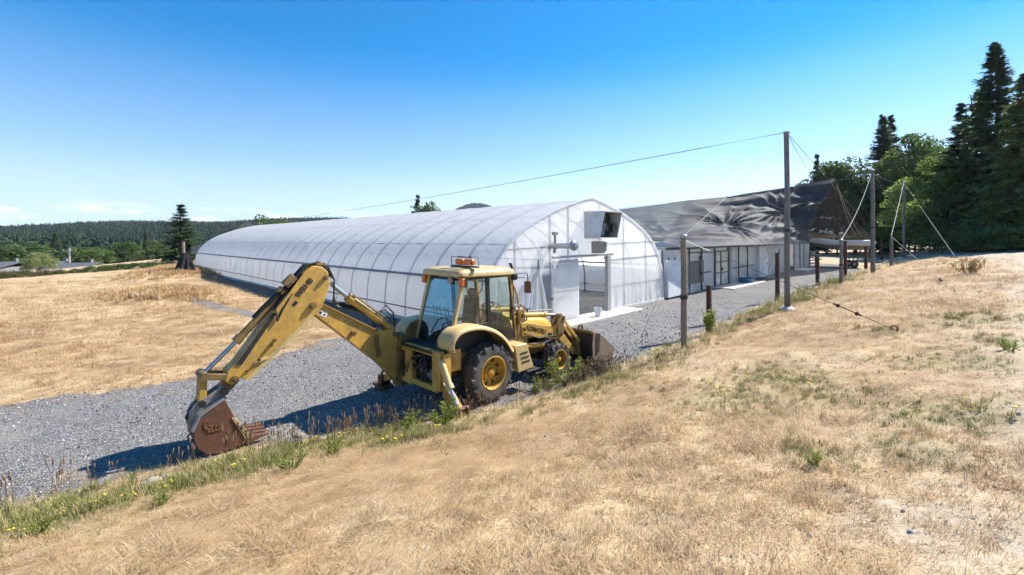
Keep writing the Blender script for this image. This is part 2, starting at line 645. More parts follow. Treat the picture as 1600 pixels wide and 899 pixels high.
def ground_material():
    t = NT('dry_ground')
    pos = t.pos()
    base = dry_colour(t, pos)
    fine = t.noise(pos, 26, 6, 0.7)
    base = t.mix(t.ramp(fine, [(0.34, 0.75), (0.56, 0.0)]), base, (.16, .105, .055))
    base = t.mix(t.ramp(t.noise(pos, 70, 3, 0.6), [(0.55, 0.0), (0.72, 0.6)]), base, (.56, .47, .345))
    # long combed streaks of fallen straw
    mp = t.n('ShaderNodeMapping')
    mp.inputs['Rotation'].default_value = (0, 0, R(-38))
    mp.inputs['Scale'].default_value = (2.0, 22, 6)
    t.l(pos, mp.inputs['Vector'])
    st = t.noise(mp.outputs[0], 1.6, 5, 0.65)
    base = t.mix(t.ramp(st, [(0.50, 0.0), (0.70, 0.65)]), base, (.66, .52, .34))
    at_g = t.n('ShaderNodeAttribute', attribute_name='green').outputs['Fac']
    gcol = t.ramp(t.noise(pos, 9, 4), [(0.3, (.085, .115, .03)), (0.7, (.22, .23, .075))])
    base = t.mix(t.math('MULTIPLY', at_g, 0.85), base, gcol)
    at_b = t.n('ShaderNodeAttribute', attribute_name='bare').outputs['Fac']
    bcol = t.ramp(t.noise(pos, 12, 6, 0.7), [(0.28, (.23, .175, .125)), (0.5, (.43, .36, .27)), (0.7, (.58, .51, .41))])
    base = t.mix(t.math('MULTIPLY', at_b, 0.8), base, bcol)
    at_v = t.n('ShaderNodeAttribute', attribute_name='gravel').outputs['Fac']
    vor = t.n('ShaderNodeTexVoronoi', Scale=42.0, Randomness=1.0)
    t.l(pos, vor.inputs['Vector'])
    sep = t.n('ShaderNodeSeparateColor')
    t.l(vor.outputs['Color'], sep.inputs[0])
    stone = t.ramp(sep.outputs[0], [(0.0, (.085, .084, .084)), (0.45, (.19, .187, .184)), (0.8, (.30, .295, .288)), (1.0, (.52, .515, .51))])
    gap = t.ramp(vor.outputs['Distance'], [(0.25, 0.0), (0.7, 0.7)])
    stone = t.mix(gap, stone, (.085, .083, .082))
    stone = t.mix(t.ramp(t.noise(pos, 0.45, 4, 0.6), [(0.48, 0.0), (0.72, 0.55)]), stone, (.31, .27, .22))
    mpt = t.n('ShaderNodeMapping')
    mpt.inputs['Rotation'].default_value = (0, 0, R(-33))
    mpt.inputs['Scale'].default_value = (.10, .75, 1)
    t.l(pos, mpt.inputs['Vector'])
    stone = t.mix(t.ramp(t.noise(mpt.outputs[0], 1.3, 4, .6), [(0.46, 0.0), (0.66, 0.5)]), stone, (.15, .145, .14))
    gm = t.ramp(t.math('ADD', at_v, t.math('MULTIPLY', t.math('SUBTRACT', t.noise(pos, 7, 5, 0.7), 0.5), 1.1)), [(0.42, 0.0), (0.58, 1.0)])
    col = t.mix(gm, base, stone)
    at_s = t.n('ShaderNodeAttribute', attribute_name='soil').outputs['Fac']
    soil = t.ramp(t.noise(pos, 15, 5, 0.7), [(0.3, (.075, .055, .04)), (0.7, (.17, .13, .10))])
    col = t.mix(t.math('MULTIPLY', at_s, 0.85), col, soil)
    hgrass = t.math('ADD', t.noise(pos, 22, 6, 0.75), t.math('MULTIPLY', st, 0.6))
    hstone = t.math('SUBTRACT', 1.0, vor.outputs['Distance'])
    hmix = t.n('ShaderNodeMix', data_type='FLOAT')
    t.l(gm, hmix.inputs[0]); t.l(hgrass, hmix.inputs[2]); t.l(hstone, hmix.inputs[3])
    return t.done(t.bsdf(col, 0.9, 0, t.bump(hmix.outputs[0], 0.55, 0.035), spec=0.15))


M_GROUND = ground_material()


def build_ground():
    na = 640
    ang = np.concatenate([np.linspace(R(-66), R(66), na), np.linspace(R(66), R(294), 90)[1:]])
    rad = np.concatenate([[0.0], np.geomspace(0.7, 60, 230), np.geomspace(60, 420, 48)[1:]])
    A, Rr = np.meshgrid(ang, rad)
    x, y = Rr * np.sin(A), Rr * np.cos(A)
    z = terrain(x, y)
    nr, nc = x.shape
    yd, pd, ld = yard_d(x, y), path_d(x, y), lane_d(x, y)
    grav = np.maximum(np.maximum(sstep(0.35, -0.35, yd), sstep(.15, -.15, pd)), sstep(0.8, -0.8, ld) * 0.42)
    green = green_mask(x, y) * sstep(-.1, .3, yd)
    bare = np.maximum(bare_mask(x, y), .95 * sstep(0.8, -0.6, ld)) * sstep(-.2, .1, yd)
    lx = (x - GC.x) * GX.x + (y - GC.y) * GX.y
    ly = (x - GC.x) * GY.x + (y - GC.y) * GY.y
    soil = sstep(-3.0, -1.0, lx + (fbm(x * .7, y * .7, 52) - .5) * 2) * sstep(0.6, 0.0, lx) * sstep(-1.0, 1.0, ly) * sstep(GL + 1, GL - 1, ly) * 0.9
    z = z + np.where(yd < 0, (fbm(x * 3, y * 3, 33, 3) - .5) * 0.035, 0)
    co = np.stack([x, y, z], -1).reshape(-1, 3)
    i = np.arange(nr * nc).reshape(nr, nc)
    q = np.stack([i[:-1, :-1], i[:-1, 1:], i[1:, 1:], i[1:, :-1]], -1).reshape(-1, 4)
    # wrap is not needed: the last angle meets the first
    qi = np.stack([i[:-1, -1], i[:-1, 0], i[1:, 0], i[1:, -1]], -1)
    q = np.concatenate([q, qi])
    q = q[:, ::-1]
    fc = co[q].mean(1)
    fyd, fpd, fld = yard_d(fc[:, 0], fc[:, 1]), path_d(fc[:, 0], fc[:, 1]), lane_d(fc[:, 0], fc[:, 1])
    kind = np.zeros(len(q), int)
    kind[fld < 0] = 3
    kind[fpd < 0] = 2
    kind[fyd < 0] = 1
    attrs = dict(gravel=grav.ravel(), green=green.ravel(), bare=bare.ravel(), soil=soil.ravel())
    for k, nm in ((0, 'ground'), (1, 'gravel_yard'), (2, 'gravel_footpath'), (3, 'gravel_lane')):
        qq = q[kind == k]
        us, inv_ = np.unique(qq, return_inverse=True)
        me = bpy.data.meshes.new(nm)
        me.from_pydata(co[us].tolist(), [], inv_.reshape(-1, 4).tolist())
        for an, av in attrs.items():
            me.attributes.new(an, 'FLOAT', 'POINT').data.foreach_set('value', av[us].astype(np.float32))
        me.polygons.foreach_set('use_smooth', [True] * len(me.polygons))
        me.materials.append(M_GROUND)
        me.update()
        tag(link_mesh(nm, me), kind='structure')


build_ground()

# ================================================================== GREENHOUSE
def film_material(name, clear=0.16, tint=(.97, .96, .95), dirty=0.2):
    t = NT(name)
    co = t.pos()
    dn = t.ramp(t.noise(co, 1.3, 5, 0.65), [(0.45, 0.0), (0.8, dirty)])
    mp = t.n('ShaderNodeMapping')
    mp.inputs['Scale'].default_value = (7, 7, 0.6)
    t.l(co, mp.inputs['Vector'])
    sn = t.ramp(t.noise(mp.outputs[0], 1.5, 5, 0.6), [(0.5, 0.0), (0.75, dirty)])
    c = t.mix(t.math('MAXIMUM', dn, sn), tint, (.60, .585, .55))
    wr = t.noise(mp.outputs[0], 2.2, 4, 0.6)
    nb = t.bump(t.math('ADD', wr, t.math('MULTIPLY', t.noise(co, 2.5, 4, 0.6), 0.8)), 0.16, 0.03)
    pr = t.bsdf(c, 0.32, 0, nb, spec=0.5)
    tl = t.n('ShaderNodeBsdfTranslucent')
    t.l(c, tl.inputs['Color'])
    body = t.mixs(0.60, pr, tl.outputs[0])
    tr = t.n('ShaderNodeBsdfTransparent')
    tr.inputs['Color'].default_value = (.93, .95, .97, 1)
    return t.done(t.mixs(clear, body, tr.outputs[0]))


M_FILM = film_material('poly_film', 0.05, dirty=.12)
M_FILM_WALL = film_material('poly_film_wall', 0.15, (.95, .94, .93), 0.14)
M_FILM_THICK = film_material('poly_film_thick', 0.04, (.86, .86, .85), 0.3)
M_GALV = plain('galvanised_steel', (.34, .36, .39), 0.45, 0.7, 0.3)
M_HOOP = plain('hoop_steel', (.10, .10, .115), 0.6, 0.3, 0.3)
M_BOARD = plain('base_board', (.62, .60, .56), 0.8, 0, 0.3)
M_WHITE = worn('white_enamel', (.74, .76, .78), (.50, .49, .46), 0.4, 0.35, 3.0)
M_CONC = worn('concrete', (.56, .53, .48), (.38, .35, .30), 0.9, 0.5, 2.5, bump=0.4, streak=False)
M_BLACK = plain('black_plastic', (.018, .018, .02), 0.5, 0, 0.3)
M_DARKMETAL = plain('dark_metal', (.07, .072, .078), 0.5, 0.4, 0.3)

PROF = [(1.0, 0.0), (1.0, .6), (.995, 1.2), (.985, 1.60), (.968, 1.92), (.925, 2.42), (.88, 2.80), (.81, 3.22), (.68, 3.75), (.48, 4.29), (.276, 4.71), (.07, 5.03), (0, 5.11)]


def _cr(pts, n):
    P = [pts[0]] + pts + [pts[-1]]
    out = []
    for i in range(1, len(P) - 2):
        p0, p1, p2, p3 = (np.array(P[j]) for j in (i - 1, i, i + 1, i + 2))
        for k in range(n):
            t = k / n
            out.append(0.5 * (2 * p1 + (p2 - p0) * t + (2 * p0 - 5 * p1 + 4 * p2 - p3) * t * t + (3 * p1 - p0 - 3 * p2 + p3) * t ** 3))
    out.append(np.array(P[-2]))
    return out


_half = _cr(PROF, 3)
ARCH = [(GW * (.49 - .49 * d), z) for d, z in _half] + [(GW * (.49 + .51 * d), z) for d, z in reversed(_half[:-1])]
_at = np.array([a[0] for a in ARCH]); _az = np.array([a[1] for a in ARCH])


def arch_z(t):
    tt = np.clip(t, 0.001, GW - 0.001)
    k = int(len(_half)) - 1
    return float(np.interp(tt, np.maximum.accumulate(_at + np.arange(len(_at)) * 1e-7), _az))


def gt(u):
    """position along the gable for a pixel column"""
    r = ray(u, 372)
    # GC + GX t  on the ray:  (x / y) = r.x
    return (r.x * GC.y - GC.x) / (GX.x - r.x * GX.y)


def gz(u, v):
    t = gt(u)
    Y = (GC + GX * t).y
    return at(u, v, Y).z


HIP = 1.92
M_RAIL = plain('rail_alloy', (.24, .25, .28), .5, .4, .2)
NB = 29
BAY = GL / NB
gh = empty('greenhouse', GC, R(45))
tag(gh, 'long arched plastic film greenhouse with ribbed sides beyond the yellow backhoe', 'greenhouse')


def strip(pts2d, name, mat, off=0.0, puff=0.035, per=6):
    """film over part of the arch, slightly slack between the hoops; local x across, y along"""
    P = np.array(pts2d)
    tg = np.gradient(P, axis=0)
    nrm = np.stack([-tg[:, 1], tg[:, 0]], -1)
    nrm /= np.linalg.norm(nrm, axis=1)[:, None] + 1e-9
    ns = NB * per + 1
    sv = np.linspace(0, GL, ns)
    rg = np.random.default_rng(len(pts2d))
    vs = []
    for j, s in enumerate(sv):
        ph = (s / BAY) % 1.0
        b = puff * math.sin(math.pi * ph) * (0.5 + 0.8 * vnoise(np.array([int(s / BAY) * 3.7]), np.array([1.5]), 3)[0])
        nz = (fbm(np.full(len(P), s * 0.8), np.arange(len(P)) * 0.35, 15, 3) - .5) * 0.03
        d = off - b + nz * (1 if 0.06 < ph < 0.94 else 0.2)
        q = P + nrm * d[:, None] if isinstance(d, np.ndarray) else P + nrm * d
        vs += [(x, s, z) for x, z in q]
    m = len(P)
    fs = [(j * m + i, j * m + i + 1, (j + 1) * m + i + 1, (j + 1) * m + i) for j in range(ns - 1) for i in range(m - 1)]
    mb = MB(); mb.add(vs, fs)
    return mb.build(name, mat, gh, smooth=60)


_left = [p for p in ARCH if p[0] < GW * .3 and p[1] <= HIP + .01]
_right = [p for p in ARCH if p[0] > GW * .7 and p[1] <= HIP + .01]
_roof = [p for p in ARCH if p[1] >= HIP - .01]
strip(_roof, 'roof_film', M_FILM)
strip(_left, 'side_curtain', M_FILM_WALL, 0.003, 0.03)
strip(_right, 'side_curtain', M_FILM_WALL, 0.003, 0.03)

# hoops, one object each
_cx = GW * .49
hb = MB()
hb.pipe([((t - _cx) * 0.9945 + _cx, 0, max(0, z * 0.9925 - 0.0)) for t, z in ARCH[::2]], 0.034, 8)
hoop_me = hb.mesh('hoop', M_HOOP, 60)
for i in range(NB + 1):
    link_mesh('hoop', hoop_me, None, gh, (0, min(max(i * BAY, 0.05), GL - .05), 0))
for tt, z, r, nm in ((GW * .49 * (1 - .968) - .01, HIP, .055, 'hip_rail'), (GW * (.49 + .51 * .968) + .01, HIP, .055, 'hip_rail'),
                     (-0.015, .55, .026, 'side_rail'), (GW + .015, .55, .026, 'side_rail'), (0.0, .10, .035, 'side_rail'), (GW, .10, .035, 'side_rail'),
                     (_cx, 5.03, .04, 'ridge_purlin'), (GW * .49 * .19, 3.16, .018, 'purlin'), (GW * (.49 + .51 * .81), 3.14, .018, 'purlin'),
                     (GW * .49 * .52, 4.22, .018, 'purlin'), (GW * (.49 + .51 * .48), 4.22, .018, 'purlin')):
    MB().tube((tt, 0.03, z), (tt, GL - .03, z), r, n=8).build(nm, M_RAIL if nm == 'hip_rail' else M_HOOP, gh)
MB().box((-.05, GL / 2, .05), (.04, GL, .16)).build('base_board', M_BOARD, gh)
MB().box((GW + .05, GL / 2, .05), (.04, GL, .16)).build('base_board', M_BOARD, gh)

# near gable ------------------------------------------------------
D0, D1 = gt(899.5), gt(944.5)
DH = gz(899.5, 404)


def gable_film(s, door, seed, name, mat):
    xs = sorted(set([round(v, 4) for v in np.linspace(0.0, GW, 150)] + ([D0, D1] if door else [])))
    rows = 40
    zt = [arch_z(min(max(x, .02), GW - .02)) for x in xs]
    vs, idx, fs = [], {}, []
    for i, x in enumerate(xs):
        top = zt[i] - .01
        zr = list(np.linspace(0.02, DH, 18)) + list(np.linspace(DH, max(top, DH + .01), 22))[1:] if top > DH else list(np.linspace(.02, top, 39))
        for j, z in enumerate(zr):
            idx[i, j] = len(vs)
            vs.append((x, z, top))
    X, Z, T = np.array(vs).T
    pleat = (vnoise(X * 7.0, Z * .5, seed) - .5) * 0.10 * np.maximum(0, 1 - Z / 1.6)
    fold = (fbm(X * 1.1 + Z * .6, Z * .7 - X * .2, seed + 3, 4) - .5) * 0.07
    fine = (fbm(X * 4 + Z * 2.6, Z * 1.2, seed + 8, 2) - .5) * 0.015
    edge = np.minimum(1.0, np.minimum(X, GW - X) / .5) * np.clip((T - Z) / .4, 0, 1)
    vs = np.stack([X, s + (pleat + fold + fine) * edge, Z], -1).tolist()
    n = 39
    for i in range(len(xs) - 1):
        for j in range(n - 1):
            if door and D0 - 1e-4 <= xs[i] and xs[i + 1] <= D1 + 1e-4 and j < 17:
                continue
            fs.append((idx[i, j], idx[i + 1, j], idx[i + 1, j + 1], idx[i, j + 1]))
    mb = MB(); mb.add(vs, fs)
    return mb.build(name, mat, gh, smooth=70)


gable_film(-0.05, True, 101, 'gable_film', M_FILM_WALL)
gable_film(GL + .03, False, 131, 'gable_film', M_FILM_WALL)
# white edge lacing along the arch of the gable
MB().pipe([((t - _cx) * 1.003 + _cx, -0.05, z * 1.003) for t, z in ARCH[::2]], 0.045, 8).build('gable_edge_trim', M_FILM_THICK, gh)
for u, v0 in ((803.5, None), (858.5, None), (887, None), (936.5, 404), (973.5, None), (1008, None)):
    t = gt(u)
    zb = 0.05 if v0 is None else DH + .02
    MB().box((t, 0.0, (zb + arch_z(t) - .08) / 2), (.055, .05, arch_z(t) - .08 - zb)).build('gable_stud', M_HOOP, gh)


def gable_rail(u0, v0, u1, v1, w=.06, s=0.01, nm='gable_rail', mat=None):
    a, b = gt(u0), gt(u1)
    MB().bar((a, s, gz(u0, v0)), (b, s, gz(u1, v1)), .05, w).build(nm, mat or M_HOOP, gh)


gable_rail(790, 391, 897, 383); gable_rail(945, 381.5, 1020, 377.5)
gable_rail(861, 417, 897, 413.5, .08, -0.09); gable_rail(951, 407, 1027, 399, .08, 0.0)
gable_rail(951, 447.5, 1030, 436.5, .05); gable_rail(912, 331, 937, 330, .05)
gable_rail(776, 420, 860, 417, .05); gable_rail(846, 470, 882, 462, .05, -0.14)
for u, v, h in ((841.5, 478, 1.1), (837, 445, 1.2)):
    t = gt(u); z = gz(u, v)
    MB().tube((t, -.12, z - .25), (t, -.12, z + h * .8), .022, n=8).box((t, -.12, z), (.09, .09, .16)).build('latch_rod', M_DARKMETAL, gh)
# door way: frame posts, header, sliding panel pushed to the left
MB().box((D1 + .12, -.09, DH / 2 + .03), (.26, .16, DH + .06)).build('door_post', plain('weathered_timber', (.40, .38, .36), .85, 0, .4), gh, bevel=.01)
MB().box((D0 - .03, -.07, DH / 2), (.07, .12, DH)).build('door_post', M_WHITE, gh, bevel=.006)
MB().box(((D0 + D1) / 2 - .6, -.13, DH + .10), (D1 - D0 + 2.2, .06, .09)).build('door_track', M_GALV, gh, bevel=.006)
sd = MB().box(((D0 * 2 - 1.75) / 2, -.19, DH / 2 + .02), (1.62, .035, DH - .06)).build('sliding_door', M_FILM_WALL, gh, bevel=.008)
for z in (.12, DH * .5, DH - .08):
    MB().box(((D0 * 2 - 1.75) / 2, -.165, z), (1.60, .03, .05)).build('door_batten', M_HOOP, sd)
# loose sheet hanging in pleats left of the door
vs, fs = [], []
ct = gt(832); cz = gz(832, 421)
for j in range(16):
    k = j / 15
    for i in range(61):
        a = i / 60 - .5
        wd = .25 + 1.7 * k ** 0.8
        amp = .02 + .09 * k
        vs.append((ct - .25 * k + a * wd, -.20 - .05 * k + amp * math.sin(a * 46 + math.sin(a * 9) * 2) * (0.6 + .4 * math.sin(a * 17)), cz - k * (cz - .06) * (0.92 + .08 * math.cos(a * 5))))
for j in range(15):
    for i in range(60):
        fs.append((j * 61 + i, (j + 1) * 61 + i, (j + 1) * 61 + i + 1, j * 61 + i + 1))
mb = MB(); mb.add(vs, fs); mb.build('hanging_sheet', M_FILM_THICK, gh, smooth=80)

ga_, gb_ = gt(828), gt(861)
MB().box(((ga_ + gb_) / 2, .02, 1.12), (gb_ - ga_, .03, 1.75)).build('dark_patch_panel', plain('grey_board', (.16, .165, .17), .8), gh)  # grey panel added behind the film to darken the patch left of the door
# exhaust fan in a sheet metal hood
fa, fb = gt(912) + .02, gt(951)
z1, z0 = gz(914, 331.5), gz(914, 372.5)
dT, dB = 1.05, .80
w_ = fb - fa - 0.55
fan = MB()
th = .03
fa2 = fa + w_
for x in (fa, fa2 - th):
    fan.hexa([(x, -dB, z0), (x + th, -dB, z0), (x + th, 0, z0), (x, 0, z0), (x, -dT, z1), (x + th, -dT, z1), (x + th, 0, z1), (x, 0, z1)])
fan.hexa([(fa + th, -dT, z1 - th), (fa2 - th, -dT, z1 - th), (fa2 - th, 0, z1 - th), (fa + th, 0, z1 - th), (fa + th, -dT, z1), (fa2 - th, -dT, z1), (fa2 - th, 0, z1), (fa + th, 0, z1)])
fan.hexa([(fa + th, -dB, z0), (fa2 - th, -dB, z0), (fa2 - th, 0, z0), (fa + th, 0, z0), (fa + th, -dB, z0 + th), (fa2 - th, -dB, z0 + th), (fa2 - th, 0, z0 + th), (fa + th, 0, z0 + th)])
hood = fan.build('fan_hood', worn('fan_galvanised', (.60, .63, .66), (.38, .38, .37), .45, .4, 2.5, .25), gh)
hood['label'] = 'square sheet metal exhaust fan hood high on the gable'
fc = Vector(((fa + fa2) / 2, -.55, (z0 + z1) / 2))
MB().box((fc.x, -.42, fc.z), (w_ - .08, .03, z1 - z0 - .08)).build('fan_backplate', M_BLACK, hood)
bl = MB()
for k in range(4):
    a = k * math.pi / 2 + .4
    rm = Matrix.Rotation(a, 3, 'Y')
    bl.box(fc + rm @ Vector((.26, 0, 0)), (.40, .02, .20), rm @ Matrix.Rotation(.5, 3, 'X'))
bl.lathe([(.09, -.08), (.09, .06), (.0, .08)], fc, (0, -1, 0), 16)
bl.build('fan_blade', M_GALV, hood)
gd = MB()
for k in range(1, 6):
    gd.lathe([(k * .095 + .006, -.006), (k * .095 + .006, .006), (k * .095 - .006, .006), (k * .095 - .006, -.006)], fc + Vector((0, -.12, 0)), (0, 1, 0), 28, True)
gd.build('fan_guard', M_DARKMETAL, hood)
MB().box((fa2 - .2, -.72, fc.z - .12), (.3, .18, .35)).build('fan_motor', M_DARKMETAL, hood, bevel=.02)
# heater box and flue
hx = gt(927)
MB().box((hx, -.25, gz(927, 386.5)), (.42, .42, .52)).box((hx + .25, -.36, gz(927, 386)), (.14, .26, .40)).build('heater_box', worn('beige_box', (.36, .33, .29), (.2, .18, .16), .6, .4), gh, bevel=.012)
px_, pz_ = gt(859), gz(859, 384.5)
fl = MB().tube((px_, .1, pz_), (px_, -1.15, pz_ + .02), .11, n=18).build('flue_pipe', worn('flue_steel', (.62, .62, .62), (.35, .33, .31), .3, .3, 4, .85), gh)
MB().lathe([(.11, 0), (.19, .02), (.19, .10), (.12, .14), (.12, .2), (0.02, .22)], (px_, -1.1, pz_ + .02), (0, -1, 0), 20).build('flue_cap', M_GALV, fl)
MB().tube((px_ + .02, -.25, pz_), (px_ + .02, -.25, pz_ + .42), .05, n=10).box((px_ + .02, -.25, pz_ + .48), (.2, .16, .12)).tube((px_ - .05, -.28, pz_ - .28), (px_ - .05, -.28, pz_), .06, n=10).build('flue_vent', M_GALV, fl)
# skirting boards at the gable foot
MB().box(((D1 + .3 + GW) / 2, -.10, .07), (GW - D1 - .3, .05, .13)).build('base_board', M_BOARD, gh)
MB().box(((D0 - .1) / 2, -.10, .07), (D0 - .1, .05, .13)).build('base_board', M_BOARD, gh)
slab = MB().box(((D0 + D1) / 2 - .15, -.42, .03), (D1 - D0 + 3.6, 1.15, .12)).build('door_slab', M_CONC, gh, bevel=.015)

# white bucket by the door
bp = gp(gt(914.5), -.62, .09)
bk = empty('bucket', bp, R(20))
tag(bk, 'white plastic pail standing on the concrete slab at the greenhouse door', 'bucket')
bm_ = MB().lathe([(.125, 0), (.15, .34), (.155, .345), (.155, .37), (.148, .37), (.12, .02), (0, .02)], (0, 0, 0), (0, 0, 1), 24)
bm_.build('pail', M_WHITE, bk)
MB().lathe([(.158, .26), (.162, .265), (.162, .285), (.158, .29)], (0, 0, 0), (0, 0, 1), 24, True).build('rim_band', M_WHITE, bk)
MB().pipe([(.155 * math.cos(a), .155 * math.sin(a) * .35 - .05 - .0, .30 - .18 * math.sin(a)) for a in np.linspace(0, math.pi, 12)], .004, 6).build('handle', M_GALV, bk)

# ================================================================== SECOND HOUSE UNDER SHADE CLOTH
SO = Vector((8.34 + .35, 24.41 + .35, 0))
SLEN = 35.0


def sm(u):
    r = ray(u, 372)
    return (r.x * SO.y - SO.x) / (GX.x - r.x * GX.y)


def sz(u, v):
    Y = (SO + GX * sm(u)).y
    return at(u, v, Y).z


sh = empty('shade_house', SO, R(45))
tag(sh, 'low row of white film walls with glazed door beneath the black shade cloth', 'greenhouse')


def c4(x):     # pixel column of the close-up used for measuring
    return 1030 + x / 6.4


WALL_H = 2.68


def wall_film(x0, x1, s=0.0, seed=1, mat=None, top=WALL_H, name='wall_film', lo=.04, amp=1.0):
    a, b = sm(c4(x0)), sm(c4(x1))
    nx, nz = max(6, int((b - a) * 9)), 14
    fs = []
    I, J = np.meshgrid(np.arange(nx + 1), np.arange(nz + 1))
    I, J = I.ravel(), J.ravel()
    X = a + (b - a) * I / nx
    Z = lo + (top - lo) * J / nz
    e = np.minimum(1, 4 * np.minimum(I, nx - I) / nx) * np.minimum(1, (nz - J) / 3)
    d = ((vnoise(X * 4.0, Z * .8, seed) - .5) * .14 * np.maximum(0.2, 1 - Z / 2.2) + (fbm(X + Z, Z, seed + 5) - .5) * .16) * e * amp
    vs = np.stack([X, s + d, Z], -1).tolist()
    for j in range(nz):
        for i in range(nx):
            k = j * (nx + 1) + i
            fs.append((k, k + 1, k + nx + 2, k + nx + 1))
    mb = MB(); mb.add(vs, fs)
    return mb.build(name, mat or M_FILM_WALL, sh, smooth=70)


wall_film(165, 545, 0, 11, amp=1.5)
wall_film(700, 1055, 0, 12, amp=1.5)
wall_film(1055, 1280, -.05, 13, M_FILM_THICK, amp=1.8)
wall_film(1340, 1505, 0, 14, M_FILM_THICK)
wall_film(-20, 20, 0, 15)
for x in (20, 225, 290, 415, 545, 785, 875, 985, 1050, 1190, 1250, 1340, 1400, 1440, 1500):
    MB().box((sm(c4(x)), -.06, WALL_H / 2), (.07, .07, WALL_H - .02)).build('wall_stud', M_HOOP, sh)
for x0, y0, x1, y1, s in ((280, 165, 530, 150, -.03), (430, 360, 505, 350, -.05), (700, 132, 780, 125, .09), (730, 315, 930, 283, -.05), (1340, 195, 1500, 185, .09), (700, 105, 960, 100, .09)):
    u0, v0, u1, v1 = c4(x0), 370 + y0 / 6.4, c4(x1), 370 + y1 / 6.4
    MB().bar((sm(u0), s, sz(u0, v0)), (sm(u1), s, sz(u1, v1)), .05, .07).build('wall_rail', M_DARKMETAL, sh)
MB().box((SLEN / 2, .05, WALL_H + .05), (SLEN, .14, .14)).build('eave_beam', M_DARKMETAL, sh)
# dark vent window with a control rod in front of the film
wa, wb = sm(c4(285)), sm(c4(430))
win = MB().box(((wa + wb) / 2, -.07, (sz(c4(350), 408) + sz(c4(350), 443)) / 2), (wb - wa, .06, sz(c4(350), 408) - sz(c4(350), 443))).build('vent_window', plain('brown_vent', (.16, .145, .13), .6), sh)
xr = sm(c4(390))
MB().pipe([(xr, -.16, .1), (xr, -.16, 1.0), (xr + .12, -.16, 1.15), (xr - .1, -.16, 1.45), (xr - .12, -.16, 2.5)], .025, 8).box((xr + .05, -.18, 1.12), (.16, .1, .18)).box((xr - .12, -.16, 2.1), (.14, .1, .24)).build('vent_control_rod', M_BLACK, sh)
# glazed double door
t = NT('door_glazing')
gb = t.bsdf((.62, .66, .60), 0.12, 0, None, 0.6)
tt_ = t.n('ShaderNodeBsdfTransparent')
M_GLAZE = t.done(t.mixs(0.35, gb, tt_.outputs[0]))
da, db = sm(c4(550)), sm(c4(682))
dm = sm(c4(605))
for a, b in ((da, dm), (dm, db)):
    leaf = MB()
    leaf.box((a + .04, -.06, 1.25), (.07, .06, 2.4)).box((b - .04, -.06, 1.25), (.07, .06, 2.4))
    for z in (.09, .95, 1.70, 2.42):
        leaf.box(((a + b) / 2, -.06, z), (b - a - .15, .055, .07))
    lf = leaf.build('glazed_door', M_DARKMETAL, sh)
    for z0_, z1_ in ((.13, .91), (.99, 1.66), (1.74, 2.38)):
        MB().box(((a + b) / 2, -.055, (z0_ + z1_) / 2), (b - a - .15, .012, z1_ - z0_)).build('pane', M_GLAZE, lf)
MB().box((dm + .12, -.13, 1.2), (.04, .07, .22)).build('door_handle', M_BLACK, sh)
MB().box((sm(c4(692)), -.05, WALL_H / 2), (.42, .2, WALL_H - .02)).build('door_pillar', plain('grey_post', (.27, .28, .29), .7), sh, bevel=.01)
MB().box((sm(c4(1310)), .3, WALL_H / 2), (.9, .2, WALL_H - .02)).build('door_pillar', plain('grey_post_dim', (.30, .31, .32), .7), sh, bevel=.01)
MB().box(((da + db) / 2 + 1.6, -.75, .03), (db - da + 4.4, 1.3, .11)).build('door_slab', M_CONC, sh, bevel=.012)
MB().box((sm(c4(1385)), -.65, .03), (4.2, 1.1, .11)).build('door_slab', M_CONC, sh, bevel=.012)
# diagonal folded flap of film
fa_ = sm(c4(1175)); fz_ = sm(c4(1060))
vs, fs = [], []
for j in range(13):
    k = j / 12
    for i in range(9):
        a = i / 8 - .5
        vs.append((fa_ + (fz_ - fa_) * k + a * (.25 + .25 * k), -.24 + .05 * math.cos(a * 11 + k * 4), WALL_H - .02 - k * (WALL_H - .1)))
for j in range(12):
    for i in range(8):
        fs.append((j * 9 + i, (j + 1) * 9 + i, (j + 1) * 9 + i + 1, j * 9 + i + 1))
mb = MB(); mb.add(vs, fs); mb.build('folded_flap', M_FILM_THICK, sh, smooth=80)
# back, end and roof film of the low house
M_ROOFF = film_material('low_roof_film', .1, (.78, .79, .80), .4)
mb = MB()
mb.add([(0, 0, WALL_H + .12), (SLEN, 0, WALL_H + .12), (SLEN, 9, WALL_H + .30), (0, 9, WALL_H + .30)], [(0, 1, 2, 3)])
mb.add([(0, 9, 0), (SLEN, 9, 0), (SLEN, 9, WALL_H + .3), (0, 9, WALL_H + .3)], [(0, 1, 2, 3)])
mb.add([(SLEN, .1, 0), (SLEN, 9, 0), (SLEN, 9, WALL_H + .3), (SLEN, .1, WALL_H + .1)], [(0, 1, 2, 3)])
mb.build('low_roof_film', M_ROOFF, sh)

